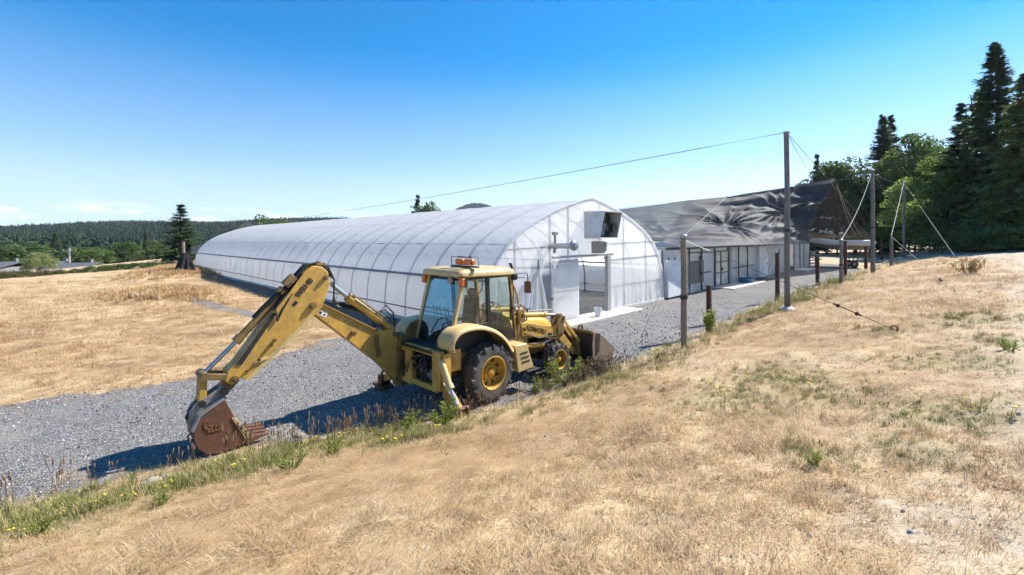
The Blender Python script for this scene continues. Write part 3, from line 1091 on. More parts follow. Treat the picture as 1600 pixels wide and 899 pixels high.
# white cabinets standing against the wall
def cabinet(x0, x1, vtop, label, two):
    a, b = sm(c4(x0)), sm(c4(x1))
    h = sz(c4((x0 + x1) / 2), vtop)
    c = SO + GX * ((a + b) / 2) - GY * .22
    o = empty('white_cabinet', c, R(45))
    tag(o, label, 'cabinet')
    w = b - a
    MB().box((0, .02, h / 2 + .04), (w, .22, h - .08)).build('carcass', M_WHITE, o, bevel=.02)
    if two:
        for z0_, z1_ in ((.1, h * .62), (h * .63, h - .05)):
            d = MB().box((0, -.11, (z0_ + z1_) / 2), (w - .03, .04, z1_ - z0_)).build('door', M_WHITE, o, bevel=.015)
            MB().box((w * .38, -.145, z0_ + (z1_ - z0_) * .7), (.03, .03, .2)).build('handle', M_BLACK, d)
    else:
        d = MB().box((0, -.11, h / 2 + .03), (w - .03, .04, h - .12)).build('door', M_WHITE, o, bevel=.015)
        for q in (-.3, .15):
            MB().tube((w * q, 0, h), (w * q, 0, h + .16), .03, n=10).build('top_knob', M_BLACK, o)
    for q in (-1, 1):
        MB().box((q * w * .42, 0, .03), (.06, .2, .06)).build('foot', M_BLACK, o)


cabinet(26, 162, 406.5, 'white metal cabinet in the corner between greenhouse gable and shade house', False)
cabinet(955, 1042, 385.0, 'tall white two door cabinet right of the blue tub under shade cloth', True)

# blue tub
tb = empty('blue_tub', SO + GX * sm(1151.5) - GY * .62 + Vector((0, 0, .085)), R(10))
tag(tb, 'blue plastic tub on the slab beside the glazed door', 'tub')
M_BLUE = plain('blue_plastic', (.03, .17, .30), .45)
MB().lathe([(.40, 0), (.50, .26), (.54, .27), (.54, .30), (.48, .30), (.38, .03), (0, .03)], (0, 0, 0), (0, 0, 1), 28).build('basin', M_BLUE, tb)
MB().lathe([(.53, .255), (.56, .26), (.56, .315), (.53, .31)], (0, 0, 0), (0, 0, 1), 28, True).build('rim', M_BLUE, tb)

# ------------------------------------------------------------------ shade cloth slung over a cable
def cloth_material(name, col, clear, tw=.10):
    t = NT(name)
    co = t.pos()
    n = t.noise(co, 1.6, 5, .6)
    c = t.mix(t.ramp(n, [(0.35, 0), (0.7, .8)]), col, tuple(x * 1.9 for x in col))
    mp = t.n('ShaderNodeMapping'); mp.inputs['Scale'].default_value = (1, 1, 3)
    t.l(co, mp.inputs[0])
    nb = t.bump(t.noise(mp.outputs[0], 1.8, 6, .65), .35, .10)
    pr = t.bsdf(c, .66, 0, nb, .2)
    tl = t.n('ShaderNodeBsdfTranslucent'); tl.inputs['Color'].default_value = (.10, .105, .12, 1)
    b = t.mixs(tw, pr, tl.outputs[0])
    tr = t.n('ShaderNodeBsdfTransparent')
    return t.done(t.mixs(clear, b, tr.outputs[0]))


M_CLOTH = cloth_material('shade_cloth', (.030, .033, .042), .08)
M_CLOTH_D = cloth_material('shade_cloth_end', (.016, .016, .018), .16, .03)
sc_root = empty('shade_cloth', (29, 39.6, 0))
tag(sc_root, 'wrinkled black shade cloth slung tent-like over a cable above the low white walls', 'shade cloth')


def sheet(name, mat, fn, na, nb_):
    fs = []
    I, J = np.meshgrid(np.arange(na + 1), np.arange(nb_ + 1))
    P = fn(I.ravel() / na, J.ravel() / nb_) - np.array(sc_root.location)
    for j in range(nb_):
        for i in range(na):
            k = j * (na + 1) + i
            fs.append((k, k + 1, k + na + 2, k + na + 1))
    mb = MB(); mb.add(P.tolist(), fs)
    return mb.build(name, mat, sc_root, smooth=80)


CABLE = [at(880, 340, 33.5), at(963, 327.5, 36), at(1053, 316.5, 37.4), at(1134, 308, 38.5), at(1225, 294.5, 39.3), at(1256, 290, 39.5), at(1306, 281.5, 39.7)]
GATH = [(.50, .45, .6, 15), (.80, .62, .55, 13), (.16, .30, .3, 9), (.95, .25, .25, 9)]


def on_poly(P, a):
    P = np.array([tuple(p) for p in P])
    L = np.concatenate([[0], np.cumsum(np.linalg.norm(np.diff(P, axis=0), axis=1))])
    return np.stack([np.interp(np.asarray(a) * L[-1], L, P[:, k]) for k in range(3)], -1)


def lerp3(p, q, a):
    return np.array(p)[None, :] * (1 - a)[:, None] + np.array(q)[None, :] * a[:, None]


def slope_near(a, b):
    bot = lerp3((9.3, 24.3, 2.80), (25.6, 38.2, 2.80), a)
    top = on_poly(CABLE, a)
    p = bot * (1 - b)[:, None] + top * b[:, None]
    # the cloth rises at once from the eave, then bellies
    p[:, 2] += 0.35 * np.sin(math.pi * b) * (1 - b) - 0.35 * np.sin(math.pi * b) * b
    k = np.clip((a - .78) / .22, 0, 1)
    p += np.array([-.75, -.55, 0])[None, :] * (1.25 * np.sin(math.pi * b) * k * k)[:, None]
    p[:, 2] += .20 * np.sin(b * 14) * k
    d = (fbm(a * 6, b * 4, 201, 3) - .5) * .5
    for ga, gb, am, fr in GATH:
        x, y = (a - ga) * 3.0, (b - gb) * 1.3
        r = np.hypot(x, y)
        th_ = np.arctan2(y, x)
        d = d + am * .36 * (1 - 2 * np.abs(np.sin(fr * th_ * .5 + 1.7 * np.sin(th_ * 3 + ga * 9))) ** .7) * np.exp(-r * 2.0) * np.minimum(1, r * 9) - am * .45 * np.exp(-r * r * 30)
    d = d + .16 * np.sin(b * 30 + a * 14 + 5 * vnoise(a * 8, b * 3, 7)) * vnoise(a * 5, b * 5, 9)
    d = d * np.minimum(1, b * 8) * np.minimum(1, (1 - b) * 6 + .15)
    return p + np.array([.35, -.60, .7])[None, :] * (d * 1.0)[:, None]


sheet('near_slope', M_CLOTH, slope_near, 220, 110)


def slope_far(a, b):
    bot = lerp3((22, 68, 2.9), (40.6, 49.6, 3.15), a)
    top = on_poly(CABLE, .45 + .55 * a)
    p = top * (1 - b)[:, None] + bot * b[:, None]
    p[:, 2] -= .9 * np.sin(math.pi * b)
    return p + np.array([.5, .5, .5])[None, :] * ((fbm(a * 7, b * 5, 221, 3) - .5) * .6)[:, None]


sheet('far_slope', M_CLOTH_D, slope_far, 60, 30)
# hanging hem below the front edge
MB().pipe((slope_near(np.linspace(0, 1, 41), np.zeros(41)) - np.array(sc_root.location)).tolist(), .05, 6).build('hem', M_CLOTH_D, sc_root)
mbc = MB().pipe([p - sc_root.location + Vector((0, 0, .03)) for p in CABLE], .02, 6)
mbc.build('ridge_cable', M_GALV, sc_root)

# ================================================================== POSTS, POLES AND CABLES
M_POST = worn('weathered_post', (.27, .22, .165), (.10, .085, .07), .85, .5, 4, bump=.5)
M_POSTG = worn('grey_pole', (.17, .155, .145), (.09, .08, .075), .7, .45, 3, bump=.3)
M_RUST = worn('rusty_steel', (.085, .042, .028), (.045, .025, .02), .8, .5, 8, .2, bump=.4)
M_CABLE = plain('cable_steel', (.20, .20, .20), .5, .6)
M_ROPE = plain('pale_rope', (.42, .41, .39), .8)


def post(name, u, vt, vb, r, mat, label, cat, group, sq=False, bands=True, foot=False, lean=0.0):
    p = hit(u, vb)
    top = at(u, vt, p.y).z - p.z
    o = empty(name, p, R(45))
    tag(o, label, cat, group)
    n = 4 if sq else 12
    m = MB()
    if sq:
        m.hexa([(-r, -r, -.3), (r, -r, -.3), (r, r, -.3), (-r, r, -.3), (-r * .9 + lean, -r * .9, top), (r * .9 + lean, -r * .9, top), (r * .9 + lean, r * .9, top), (-r * .9 + lean, r * .9, top)])
    else:
        m.pipe([(lean * k * k + .012 * math.sin(k * 5 + u), .01 * math.sin(k * 7), -.3 + (top + .3) * k) for k in np.linspace(0, 1, 9)], r, n, [r * (1 - .15 * k) for k in np.linspace(0, 1, 9)])
    m.build('shaft', mat, o, bevel=.012 if sq else 0)
    if bands:
        MB().lathe([(r * 1.12, top * .44), (r * 1.16, top * .44 + .02), (r * 1.16, top * .44 + .09), (r * 1.12, top * .44 + .11)], (lean * .2, 0, 0), (0, 0, 1), 14, True).build('band', M_BLACK, o)
        MB().lathe([(r * 1.1, top - .05), (r * 1.12, top + .02), (r * .6, top + .05), (0, top + .05)], (lean, 0, 0), (0, 0, 1), 14).build('cap', M_GALV, o)
    if foot:
        MB().lathe([(r * 2.6, -.2), (r * 2.5, .06), (r * 1.9, .12), (r * 1.02, .14)], (0, 0, 0), (0, 0, 1), 14).build('footing', M_CONC, o)
    return Vector((p.x, p.y, p.z + top)), o


A_t, A_o = post('timber_post', 1069, 369, 545, .085, M_POST, 'stout brown timber post nearest the camera at the foot of the bank', 'post', 'grey posts along the bank')
P1_t, P1_o = post('tall_pole', 1230.5, 207, 485, .105, M_POSTG, 'tallest looking dark pole standing right of the shade house doors', 'pole', 'tall cable poles along the bank', foot=True)
B_t, B_o = post('timber_post', 1314.5, 375, 447, .095, M_POSTG, 'grey timber post in front of the white inflatable boat', 'post', 'grey posts along the bank')
P2_t, P2_o = post('tall_pole', 1364, 266, 428, .14, M_POSTG, 'tall grey pole just right of the boat with a pale rope from its top', 'pole', 'tall cable poles along the bank')
C_t, C_o = post('timber_post', 1393, 368, 416, .13, M_POSTG, 'short grey post between the two farther tall poles', 'post', 'grey posts along the bank', bands=False)
P3_t, P3_o = post('tall_pole', 1413, 284, 403.5, .15, M_POSTG, 'slim far tall pole before the bright green tree', 'pole', 'tall cable poles along the bank', foot=True)
D_t, D_o = post('timber_post', 1430, 352, 395, .16, M_POSTG, 'farthest short grey post at the bend of the gravel lane', 'post', 'grey posts along the bank', bands=False)
for u, vt, vb, r, lab in ((1108, 447, 508, .085, 'low rusty steel post behind the small leafy sapling'),
                          (1215, 396, 470, .095, 'rusty steel post directly left of the tallest dark pole'),
                          (1277.5, 401, 446, .11, 'rusty steel post below the bow of the inflatable boat'),
                          (1321, 377, 433, .12, 'rusty steel post touching the grey timber post by the boat'),
                          (1353, 385.5, 421, .13, 'rusty steel post at the stern of the inflatable boat'),
                          (1378, 375, 407, .13, 'rusty steel post between the pole by the boat and the short grey post')):
    tp, o = post('steel_post', u, vt, vb, r, M_RUST, lab, 'post', 'rusty steel posts along the gravel edge', sq=True, bands=False)
    MB().box((0, 0, tp.z - o.location.z + .01), (r * 2.1, r * 2.1, .03)).build('end_plate', M_RUST, o)


def cable(name, a, b, r, mat, label, sag=0.0, cat='cable', group='cables and guy lines of the shade poles', buckle=None, ring=False):
    a, b = Vector(a), Vector(b)
    o = empty(name, b)
    tag(o, label, cat, group)
    pts = []
    for k in np.linspace(0, 1, 24 if sag else 8):
        p = a.lerp(b, k)
        p.z -= 4 * sag * k * (1 - k)
        pts.append(p - b)
    MB().pipe(pts, r * (.9 if 'iron eye' in label else .55), 6).build('line', mat, o)
    d = (b - a).normalized()
    if buckle:
        c = a.lerp(b, buckle) - b
        m = MB()
        s_ = frame_from(d)[0] * .035
        m.tube(c - d * .2 + s_, c + d * .2 + s_, .012, n=8).tube(c - d * .2 - s_, c + d * .2 - s_, .012, n=8)
        m.tube(c - d * .30, c - d * .17, .022, n=8).tube(c + d * .17, c + d * .30, .022, n=8)
        m.lathe([(.05, -.02), (.05, .02), (.02, .02), (.02, -.02)], c - d * .2, d, 10, True).lathe([(.05, -.02), (.05, .02), (.02, .02), (.02, -.02)], c + d * .2, d, 10, True)
        m.build('turnbuckle', M_RUST, o)
    if ring:
        m = MB()
        cc = Vector((0, 0, .04))
        a_, b_, _ = frame_from(d)
        m.pipe([cc + d * (.065 * math.cos(q)) + b_ * (.05 * math.sin(q)) for q in np.linspace(0, 2 * math.pi, 17)], .014, 8)
        m.tube(cc + d * .05 - Vector((0, 0, .2)), cc + d * .05, .018, n=8)
        m.build('anchor_eye', M_RUST, o)
    return o


an1 = hit(1398, 519)
an2 = hit(1491, 458)
an3 = hit(1502, 416)
cable('guy_cable', A_t - Vector((0, 0, .1)), an1 + Vector((0, 0, .05)), .0085, M_CABLE, 'long guy cable running from the nearest post to an iron eye in the dry grass', buckle=.80, ring=True)
cable('guy_cable', C_t - Vector((0, 0, .1)), an2 + Vector((0, 0, .03)), .013, M_CABLE, 'second guy cable slanting into the dry grass beyond the iron eye', buckle=.90, ring=True)
cable('guy_cable', P3_t - Vector((0, 0, .2)), an3 + Vector((0, 0, .03)), .016, M_CABLE, 'farthest guy cable ending in rough grass beside the lane', buckle=.94, ring=True)
cable('span_cable', P1_t, Vector((-42, 73.5, 6.2)), .03, M_CABLE, 'long thin cable spanning from the tallest pole across the greenhouse roof', sag=.35)
cable('tie_rope', P1_t - Vector((0, 0, .05)), A_t, .014, M_ROPE, 'pale rope falling from the tallest pole to the nearest timber post', sag=.12)
cable('tie_rope', P2_t - Vector((0, 0, .05)), B_t, .035, M_ROPE, 'thick pale rope curving from the pole by the boat to the post before it', sag=.45)
cable('tie_rope', P3_t - Vector((0, 0, .05)), C_t, .045, M_ROPE, 'straight pale rope from the far slim pole to the short grey post', sag=.1)
cable('tie_rope', A_t - Vector((0, 0, .15)), Vector((*gnd(985, 562), 0.02)), .012, M_ROPE, 'thin pale rope from the nearest post down to the gravel at left', sag=.02)
PKv = CABLE[-1]
cable('brace_cable', P1_t, PKv + Vector((-1.2, 1.2, 0)), .02, M_CABLE, 'steep short cable from the tallest pole down to the shade cloth ridge')
cable('brace_cable', P1_t, hit(1391, 392), .022, M_CABLE, 'long cable slanting down right from the tallest pole past the cloth peak')
cable('brace_cable', P2_t, CABLE[-1], .03, M_CABLE, 'short cable tying the cloth peak to the pole by the boat', sag=.2)
cable('brace_cable', P2_t, hit(1432, 388), .025, M_CABLE, 'cable slanting down right from the pole by the boat')
cable('brace_cable', P2_t - Vector((0, 0, .2)), P3_t - Vector((0, 0, .1)), .02, M_CABLE, 'near level cable joining the two farther tall poles', sag=.3)
for q, (uu, vv) in enumerate(((1338, 371), (1347, 371))):
    cable('tie_rope', CABLE[-1] + Vector((0, 0, -.1)), at(uu, vv, 47.5), .03, M_ROPE, ('left' if q == 0 else 'right') + ' one of two pale ropes hanging from the cloth peak to the boat', sag=.5)

# ================================================================== INFLATABLE BOAT ON TRAILER
bc = Vector((36.0, 48.6, 0))
bc.z = tz(bc.x, bc.y)
BZ = 1.55
boat = empty('inflatable_boat', bc + Vector((0, 0, BZ)), math.atan2(-.40, 1) )
tag(boat, 'pale grey inflatable boat with dark hull resting on a trailer beside the shade house', 'boat')
M_TUBE = worn('pale_hypalon', (.62, .64, .68), (.42, .42, .43), .5, .3, 2)
M_HULL = worn('grey_hull', (.16, .16, .165), (.09, .09, .09), .5, .3, 2)
LB, WB_ = 2.6, .85
for sgn in (-1, 1):
    pts = [(LB, sgn * WB_, 1.12), (LB * .3, sgn * WB_, 1.12), (-LB * .35, sgn * WB_ * .98, 1.15), (-LB * .7, sgn * WB_ * .72, 1.25), (-LB * .95, sgn * WB_ * .25, 1.36), (-LB * .99, 0, 1.38)]
    MB().pipe([Vector(p) for p in _cr(pts, 5)], .30, 14, [.30 - .04 * (k / 25) for k in range(26)]).build('tube', M_TUBE, boat)
    MB().lathe([(.30, 0), (.2, .22), (.02, .34)], (LB, sgn * WB_, 1.12), (1, 0, 0), 14).build('tube_cone', M_TUBE, boat)
hv = []
for x, w, zk, zs in ((LB * .98, .8, .35, .95), (0, .8, .32, .95), (-LB * .5, .62, .45, 1.0), (-LB * .85, .25, .75, 1.12), (-LB * 1.0, .03, 1.05, 1.2)):
    hv += [(x, -w, zs), (x, 0, zk), (x, w, zs)]
m = MB()
m.add(hv, [(i * 3 + j, i * 3 + j + 1, i * 3 + j + 4, i * 3 + j + 3) for i in range(4) for j in range(2)] + [(0, 2, 1)] + [(i * 3, i * 3 + 3, i * 3 + 5, i * 3 + 2) for i in range(4)])
m.build('hull', M_HULL, boat, smooth=50)
MB().pipe([(x, -1.16 + .02 * math.sin(x * 6), 1.10 - .12 * abs(math.sin(x * 2.2))) for x in np.linspace(-1.2, 2.3, 24)], .016, 6).build('grab_line', M_ROPE, boat)
MB().box((LB * .9, 0, 1.0), (.06, 1.3, .7)).build('transom', M_HULL, boat, bevel=.01)
tr = empty('boat_trailer', bc, boat.rotation_euler.z)
tag(tr, 'dark steel boat trailer under the grey inflatable boat', 'trailer')
for sgn in (-1, 1):
    MB().bar((-2.2, sgn * .25, 1.45), (2.4, sgn * .7, 1.45), .08, .14).build('side_rail', M_RUST, tr)
    wh = MB().lathe([(.14, -.1), (.34, -.1), (.38, -.06), (.38, .06), (.34, .1), (.14, .1)], (1.0, sgn * .95, .38), (0, 1, 0), 28, True).build('wheel', M_BLACK, tr)
    MB().lathe([(.02, -.05), (.2, -.06), (.2, .06), (.02, .05)], (1.0, sgn * .95, .38), (0, 1, 0), 16, True).build('rim', M_GALV, wh)
    MB().bar((.4, sgn * .5, 1.42), (.9, sgn * .6, .4), .08, .08).build('strut', M_RUST, tr)
    MB().bar((1.7, sgn * .6, 1.42), (1.1, sgn * .6, .4), .08, .08).build('strut', M_RUST, tr)
for x in (-1.2, .3, 1.8):
    MB().box((x, 0, 1.56), (.12, 1.1, .10)).build('bunk', M_POST, tr, bevel=.01)
    MB().box((x, 0, 1.72), (.10, .2, .32)).build('keel_block', M_POST, tr, bevel=.01)
MB().tube((-2.1, 0, 1.4), (-2.1, 0, 0), .04, n=8).build('jack_stand', M_GALV, tr)
MB().tube((-2.2, 0, 1.45), (-3.4, 0, 1.2), .05, n=8).build('draw_bar', M_RUST, tr)
# bundle of pale pipes at the end of the shade house
for k, (du, dv) in enumerate(((0, 0), (2, 7), (-1, 14), (3, 19), (0, 26))):
    p = at(1270 + du, 393 + dv * .7, 48.6)
    o = MB().tube((-.65, 0, 0), (.65, 0, 0), .07, n=10).build('plastic_pipe', M_ROPE, None, p)
    o.rotation_euler = (0, .15 * (k % 3 - 1), -.35)
    tag(o, ('topmost', 'second from the top', 'middle', 'second from the bottom', 'lowest')[k] + ' white plastic pipe in the stack at the shade house end', 'pipe', 'stacked white pipes')
pz = MB()
pp = at(1270, 400, 48.75)
g0 = tz(pp.x, pp.y)
rk = empty('pipe_rack', (pp.x, pp.y, g0), 0)
tag(rk, 'steel rack carrying white pipes at the end of the shade house', 'rack')
for dx in (-.35, .35):
    MB().box((dx, .12, (pp.z + .5 - g0) / 2), (.06, .06, pp.z + .5 - g0)).build('upright', M_DARKMETAL, rk)
    for q in range(5):
        MB().box((dx, 0, at(1270, 393 + (0, 7, 14, 19, 26)[q] * .7, 48.6).z - g0 - .095), (.05, .34, .04)).build('arm', M_DARKMETAL, rk)

# ================================================================== BLACK CLOTH AT THE FAR END OF THE GREENHOUSE
fp = hit(290, 423)
far_post = empty('cloth_wrapped_post', fp, 0)
tag(far_post, 'pale post wrapped in black shade cloth at the far corner of the greenhouse', 'post')
hh = at(290, 378, fp.y).z - fp.z
MB().tube((-.15, 0, 0), (-.2, 0, hh), .16, .13, 10).build('shaft', M_POST, far_post)
prof = []
m = MB()
vs, fs = [], []
n = 40
for j in range(14):
    k = j / 13
    z = hh * .62 * (1 - k)
    r0 = .20 + .52 * k ** .8
    for i in range(n):
        a = 2 * math.pi * i / n
        rr = r0 * (1 + .22 * math.sin(a * 9 + k * 2) * (.3 + .7 * k) + .1 * math.sin(a * 4 + 1))
        vs.append((rr * math.cos(a), rr * math.sin(a), z))
for j in range(13):
    for i in range(n):
        fs.append((j * n + i, (j + 1) * n + i, (j + 1) * n + (i + 1) % n, j * n + (i + 1) % n))
m.add(vs, fs); m.build('cloth_wrap', plain('black_wrap', (.010, .010, .011), .95, 0, .3), far_post, smooth=70)
fc_root = empty('far_shade_cloth', (-42, 73.5, 0))
tag(fc_root, 'dark shade cloth sagging behind the far end of the greenhouse roof', 'shade cloth')
q0, q1, q2, q3 = at(298, 386, 53), at(386, 345, 73.5), at(430, 352, 74), at(298, 397, 52.5)
vs, fs = [], []
for j in range(13):
    for i in range(25):
        a, b = i / 24, j / 12
        top = q0.lerp(q1, a)
        top.z -= .8 * math.sin(math.pi * a)
        bot = q3.lerp(q2 - Vector((0, 0, 3.0)), a)
        p = top.lerp(bot, b)
        p += Vector((.3, -.3, .1)) * math.sin(a * 20 + b * 5) * .3
        vs.append(p - fc_root.location)
for j in range(12):
    for i in range(24):
        fs.append((j * 25 + i, (j + 1) * 25 + i, (j + 1) * 25 + i + 1, j * 25 + i + 1))
m = MB(); m.add(vs, fs); m.build('cloth', M_CLOTH_D, fc_root, smooth=80)
MB().tube((0, 0, tz(-42, 73.5)), (0, 0, 6.4), .12, .10, 10).build('support_pole', M_POST, fc_root)

# ================================================================== TREES
def foliage(name, dark, light, trans=0.3, scale=0.9, spec=.35):
    t = NT(name)
    pos = t.pos()
    n = t.noise(pos, scale, 4, .6)
    c = t.ramp(n, [(0.3, dark), (0.7, light)])
    oi = t.n('ShaderNodeObjectInfo').outputs['Random']
    hs = t.n('ShaderNodeHueSaturation')
    t.l(c, hs.inputs['Color'])
    t.l(t.math('ADD', t.math('MULTIPLY', oi, .03), .485), hs.inputs['Hue'])
    t.l(t.math('ADD', t.math('MULTIPLY', t.noise(pos, 14, 2), .9), .55), hs.inputs['Value'])
    pr = t.bsdf(hs.outputs[0], .55 if spec else 1.0, 0, None, spec)
    tl = t.n('ShaderNodeBsdfTranslucent')
    t.l(t.mix(.5, hs.outputs[0], light), tl.inputs['Color'])
    return t.done(t.mixs(trans, pr, tl.outputs[0]))


M_BARK = worn('bark', (.10, .075, .055), (.05, .04, .03), .9, .5, 5, bump=.8)
M_CON = foliage('conifer_needles', (.034, .066, .028), (.085, .140, .050), .32)
M_CON2 = foliage('cedar_sprays', (.060, .105, .030), (.15, .21, .062), .4)
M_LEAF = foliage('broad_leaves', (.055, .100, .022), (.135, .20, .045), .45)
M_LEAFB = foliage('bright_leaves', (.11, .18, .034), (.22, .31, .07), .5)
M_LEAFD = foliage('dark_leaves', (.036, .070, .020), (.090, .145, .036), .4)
M_WILLOW = foliage('pale_willow_leaves', (.14, .18, .055), (.27, .31, .11), .4)
M_HEDGE = foliage('hedge_leaves', (.055, .065, .022), (.14, .13, .05), .3)
M_SHRUB = foliage('shrub_leaves', (.045, .085, .018), (.115, .17, .035), .35)


def quads_mesh(name, C, D, W, mat, bend=None):
    """leaf shaped quads: centre C, half axis D (long) and W (wide)"""
    n = len(C)
    V = np.empty((n, 4, 3))
    V[:, 0] = C - D; V[:, 1] = C + W - D * .1; V[:, 2] = C + D; V[:, 3] = C - W - D * .1
    if bend is not None:
        V[:, 2, 2] -= bend; V[:, 0, 2] -= bend * .3
    me = bpy.data.meshes.new(name)
    me.vertices.add(n * 4)
    me.vertices.foreach_set('co', V.reshape(-1))
    me.loops.add(n * 4)
    me.loops.foreach_set('vertex_index', np.arange(n * 4, dtype=np.int32))
    me.polygons.add(n)
    me.polygons.foreach_set('loop_start', np.arange(0, n * 4, 4, dtype=np.int32))
    me.polygons.foreach_set('loop_total', np.full(n, 4, dtype=np.int32))
    me.materials.append(mat)
    me.update(calc_edges=True)
    return me


def unit(v):
    return v / (np.linalg.norm(v, axis=-1, keepdims=True) + 1e-9)


def conifer_mesh(seed, h, rad, nbr, nsp, mat, droop=.25, size=1.0, bare=.04, top_up=.35, power=1.0, narrow=1.0):
    g = np.random.default_rng(seed)
    t = bare + (1 - bare - .01) * np.sort(g.random(nbr)) ** .95
    az = g.random(nbr) * 2 * math.pi
    lump = .72 + .55 * fbm(t * 7, np.cos(az) * 1.2 + 3, seed) + .25 * (fbm(np.cos(az) * 1.5 + 5, np.sin(az) * 1.5 + t * 3, seed + 3) - .5)
    ln = rad * ((1 - t) ** power) * (.50 + .60 * g.random(nbr)) * lump + .05
    ln *= np.where(t < .18, .55 + t * 2.5, 1.0)
    rise = top_up * t - droop * (1 - t) + g.normal(0, .10, nbr)
    q = np.tile(np.linspace(.12, 1.0, nsp), (nbr, 1)) + g.normal(0, .04, (nbr, nsp))
    r = ln[:, None] * q
    z = t[:, None] * h + r * rise[:, None] - droop * .5 * r * q * (1 - t[:, None]) + .15 * r * q ** 2
    a2 = az[:, None] + g.normal(0, .05, (nbr, nsp))
    C = np.stack([r * np.cos(a2), r * np.sin(a2), z], -1).reshape(-1, 3)
    bd = np.stack([np.cos(a2), np.sin(a2), np.broadcast_to(rise[:, None], a2.shape)], -1).reshape(-1, 3)
    sd = np.stack([-np.sin(a2), np.cos(a2), np.zeros_like(a2)], -1).reshape(-1, 3)
    CC, DD, WW = [], [], []
    scl = (.55 + .45 * (1 - q.reshape(-1))) * (.7 + .6 * g.random(len(C))) * np.repeat(.38 + .62 * (1 - t), nsp)
    for k in range(3):
        side = g.normal(0, .8, len(C))[:, None]
        d = unit(bd + sd * side + np.array([0, 0, -1.0]) * (g.random(len(C)) * droop * 2.2)[:, None])
        L = (size * (.22 + .26 * g.random(len(C))) * scl)[:, None]
        w = unit(np.cross(d, g.normal(0, 1, (len(C), 3)) * .5 + np.array([0, 0, 1.0])))
        CC.append(C + d * L * .7 + g.normal(0, .06, (len(C), 3))); DD.append(d * L); WW.append(w * L * .36 * narrow)
    C, D, W = np.concatenate(CC), np.concatenate(DD), np.concatenate(WW)
    return quads_mesh('crown', C, D, W, mat, bend=np.linalg.norm(D, axis=1) * .25)


def trunk_mesh(seed, h, r, limbs=(), lean=.02):
    g = random.Random(seed)
    m = MB()
    ks = np.linspace(0, 1, 10)
    lx, ly = g.uniform(-lean, lean) * h, g.uniform(-lean, lean) * h
    m.pipe([(lx * k * k + .05 * math.sin(k * 6), ly * k * k, -.4 + (h + .4) * k) for k in ks], r, 9, [max(.012, r * (1.25 - .25 * min(1, k * 8)) * (1 - k * .93)) for k in ks])
    for (z0_, az, ln_, rise_, rr) in limbs:
        p0 = Vector((lx * (z0_ / h) ** 2, ly * (z0_ / h) ** 2, z0_))
        d = Vector((math.cos(az), math.sin(az), rise_))
        m.pipe([p0, p0 + d * ln_ * .4 + Vector((0, 0, .05 * ln_)), p0 + d * ln_ * .75 + Vector((0, 0, .18 * ln_)), p0 + d * ln_ + Vector((0, 0, .35 * ln_))], rr, 6, [rr, rr * .7, rr * .45, rr * .15])
    return m.mesh('trunk', M_BARK, 60)


def broad_mesh(seed, h, rx, z0_, ncl, nleaf, leaf, mat, clr=(.16, .30), flat=1.0, weep=0.0):
    """leaf clumps spread through an egg shaped crown with an uneven outline"""
    g = np.random.default_rng(seed)
    u = unit(g.normal(0, 1, (ncl, 3)))
    u[:, 2] = np.abs(u[:, 2]) * 1.25 - .45
    rr = (.45 + .55 * g.random(ncl) ** .5) * (.8 + .45 * fbm(u[:, 0] * 2 + 9, u[:, 1] * 2 + u[:, 2] * 2 + 4, seed))
    hc = (h - z0_)
    cc = np.stack([u[:, 0] * rr * rx, u[:, 1] * rr * rx, z0_ + hc * .42 + u[:, 2] * rr * hc * .56 * flat], -1)
    cr = (clr[0] + (clr[1] - clr[0]) * g.random(ncl)) * rx * 1.25
    k = g.integers(0, ncl, nleaf)
    v = unit(g.normal(0, 1, (nleaf, 3)))
    v[:, 2] = np.where(v[:, 2] < -.3, v[:, 2] * .4, v[:, 2])
    rad = (.55 + .5 * g.random(nleaf) ** .6)
    C = cc[k] + v * (cr[k] * rad)[:, None] * np.array([1, 1, .75])
    if weep:
        C[:, 2] -= weep * g.random(nleaf) * (np.hypot(C[:, 0], C[:, 1]) / rx)
    C[:, 2] = np.maximum(C[:, 2], .05)
    d = unit(v * .5 + g.normal(0, .8, (nleaf, 3)) + np.array([0, 0, -.35 - weep]))
    w = unit(np.cross(d, v + g.normal(0, .5, (nleaf, 3))))
    L = (leaf * (.6 + .8 * g.random(nleaf)))[:, None]
    return quads_mesh('crown', C, d * L, w * L * .55, mat), cc


PROTO = {}


def proto(name, crown, trunk, h):
    PROTO[name] = (crown, trunk, h)


for i, (sd, h, rd) in enumerate(((3, 22, 4.6), (8, 22, 4.0))):
    proto(f'fir{i}', conifer_mesh(sd, h, rd, 520, 15, M_CON, .30, 1.15), trunk_mesh(sd, h * .97, .34, [(h * (.1 + .05 * k), k * 2.4, 2.2, -.1, .05) for k in range(8)]), h)
proto('cedar', conifer_mesh(21, 20, 4.8, 520, 15, M_CON2, .55, 1.25, .0, .25, .85), trunk_mesh(21, 19, .4), 20)
for i, (sd, h, rd) in enumerate(((31, 11, 2.7), (35, 11, 2.2))):
    proto(f'small_fir{i}', conifer_mesh(sd, h, rd, 230, 10, M_CON, .28, .9), trunk_mesh(sd, h * .97, .18), h)
_lim = lambda h, n, sd: [(h * (.25 + .45 * k / n), k * 2.4 + sd, h * .30, .55, .06 * h / 8) for k in range(n)]
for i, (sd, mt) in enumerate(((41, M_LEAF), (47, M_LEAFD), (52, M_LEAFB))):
    proto(f'broad{i}', broad_mesh(sd, 13, 4.8, 1.6, 70, 15000, .17, mt, (.15, .27))[0], trunk_mesh(sd, 10, .28, _lim(13, 9, sd)), 13)
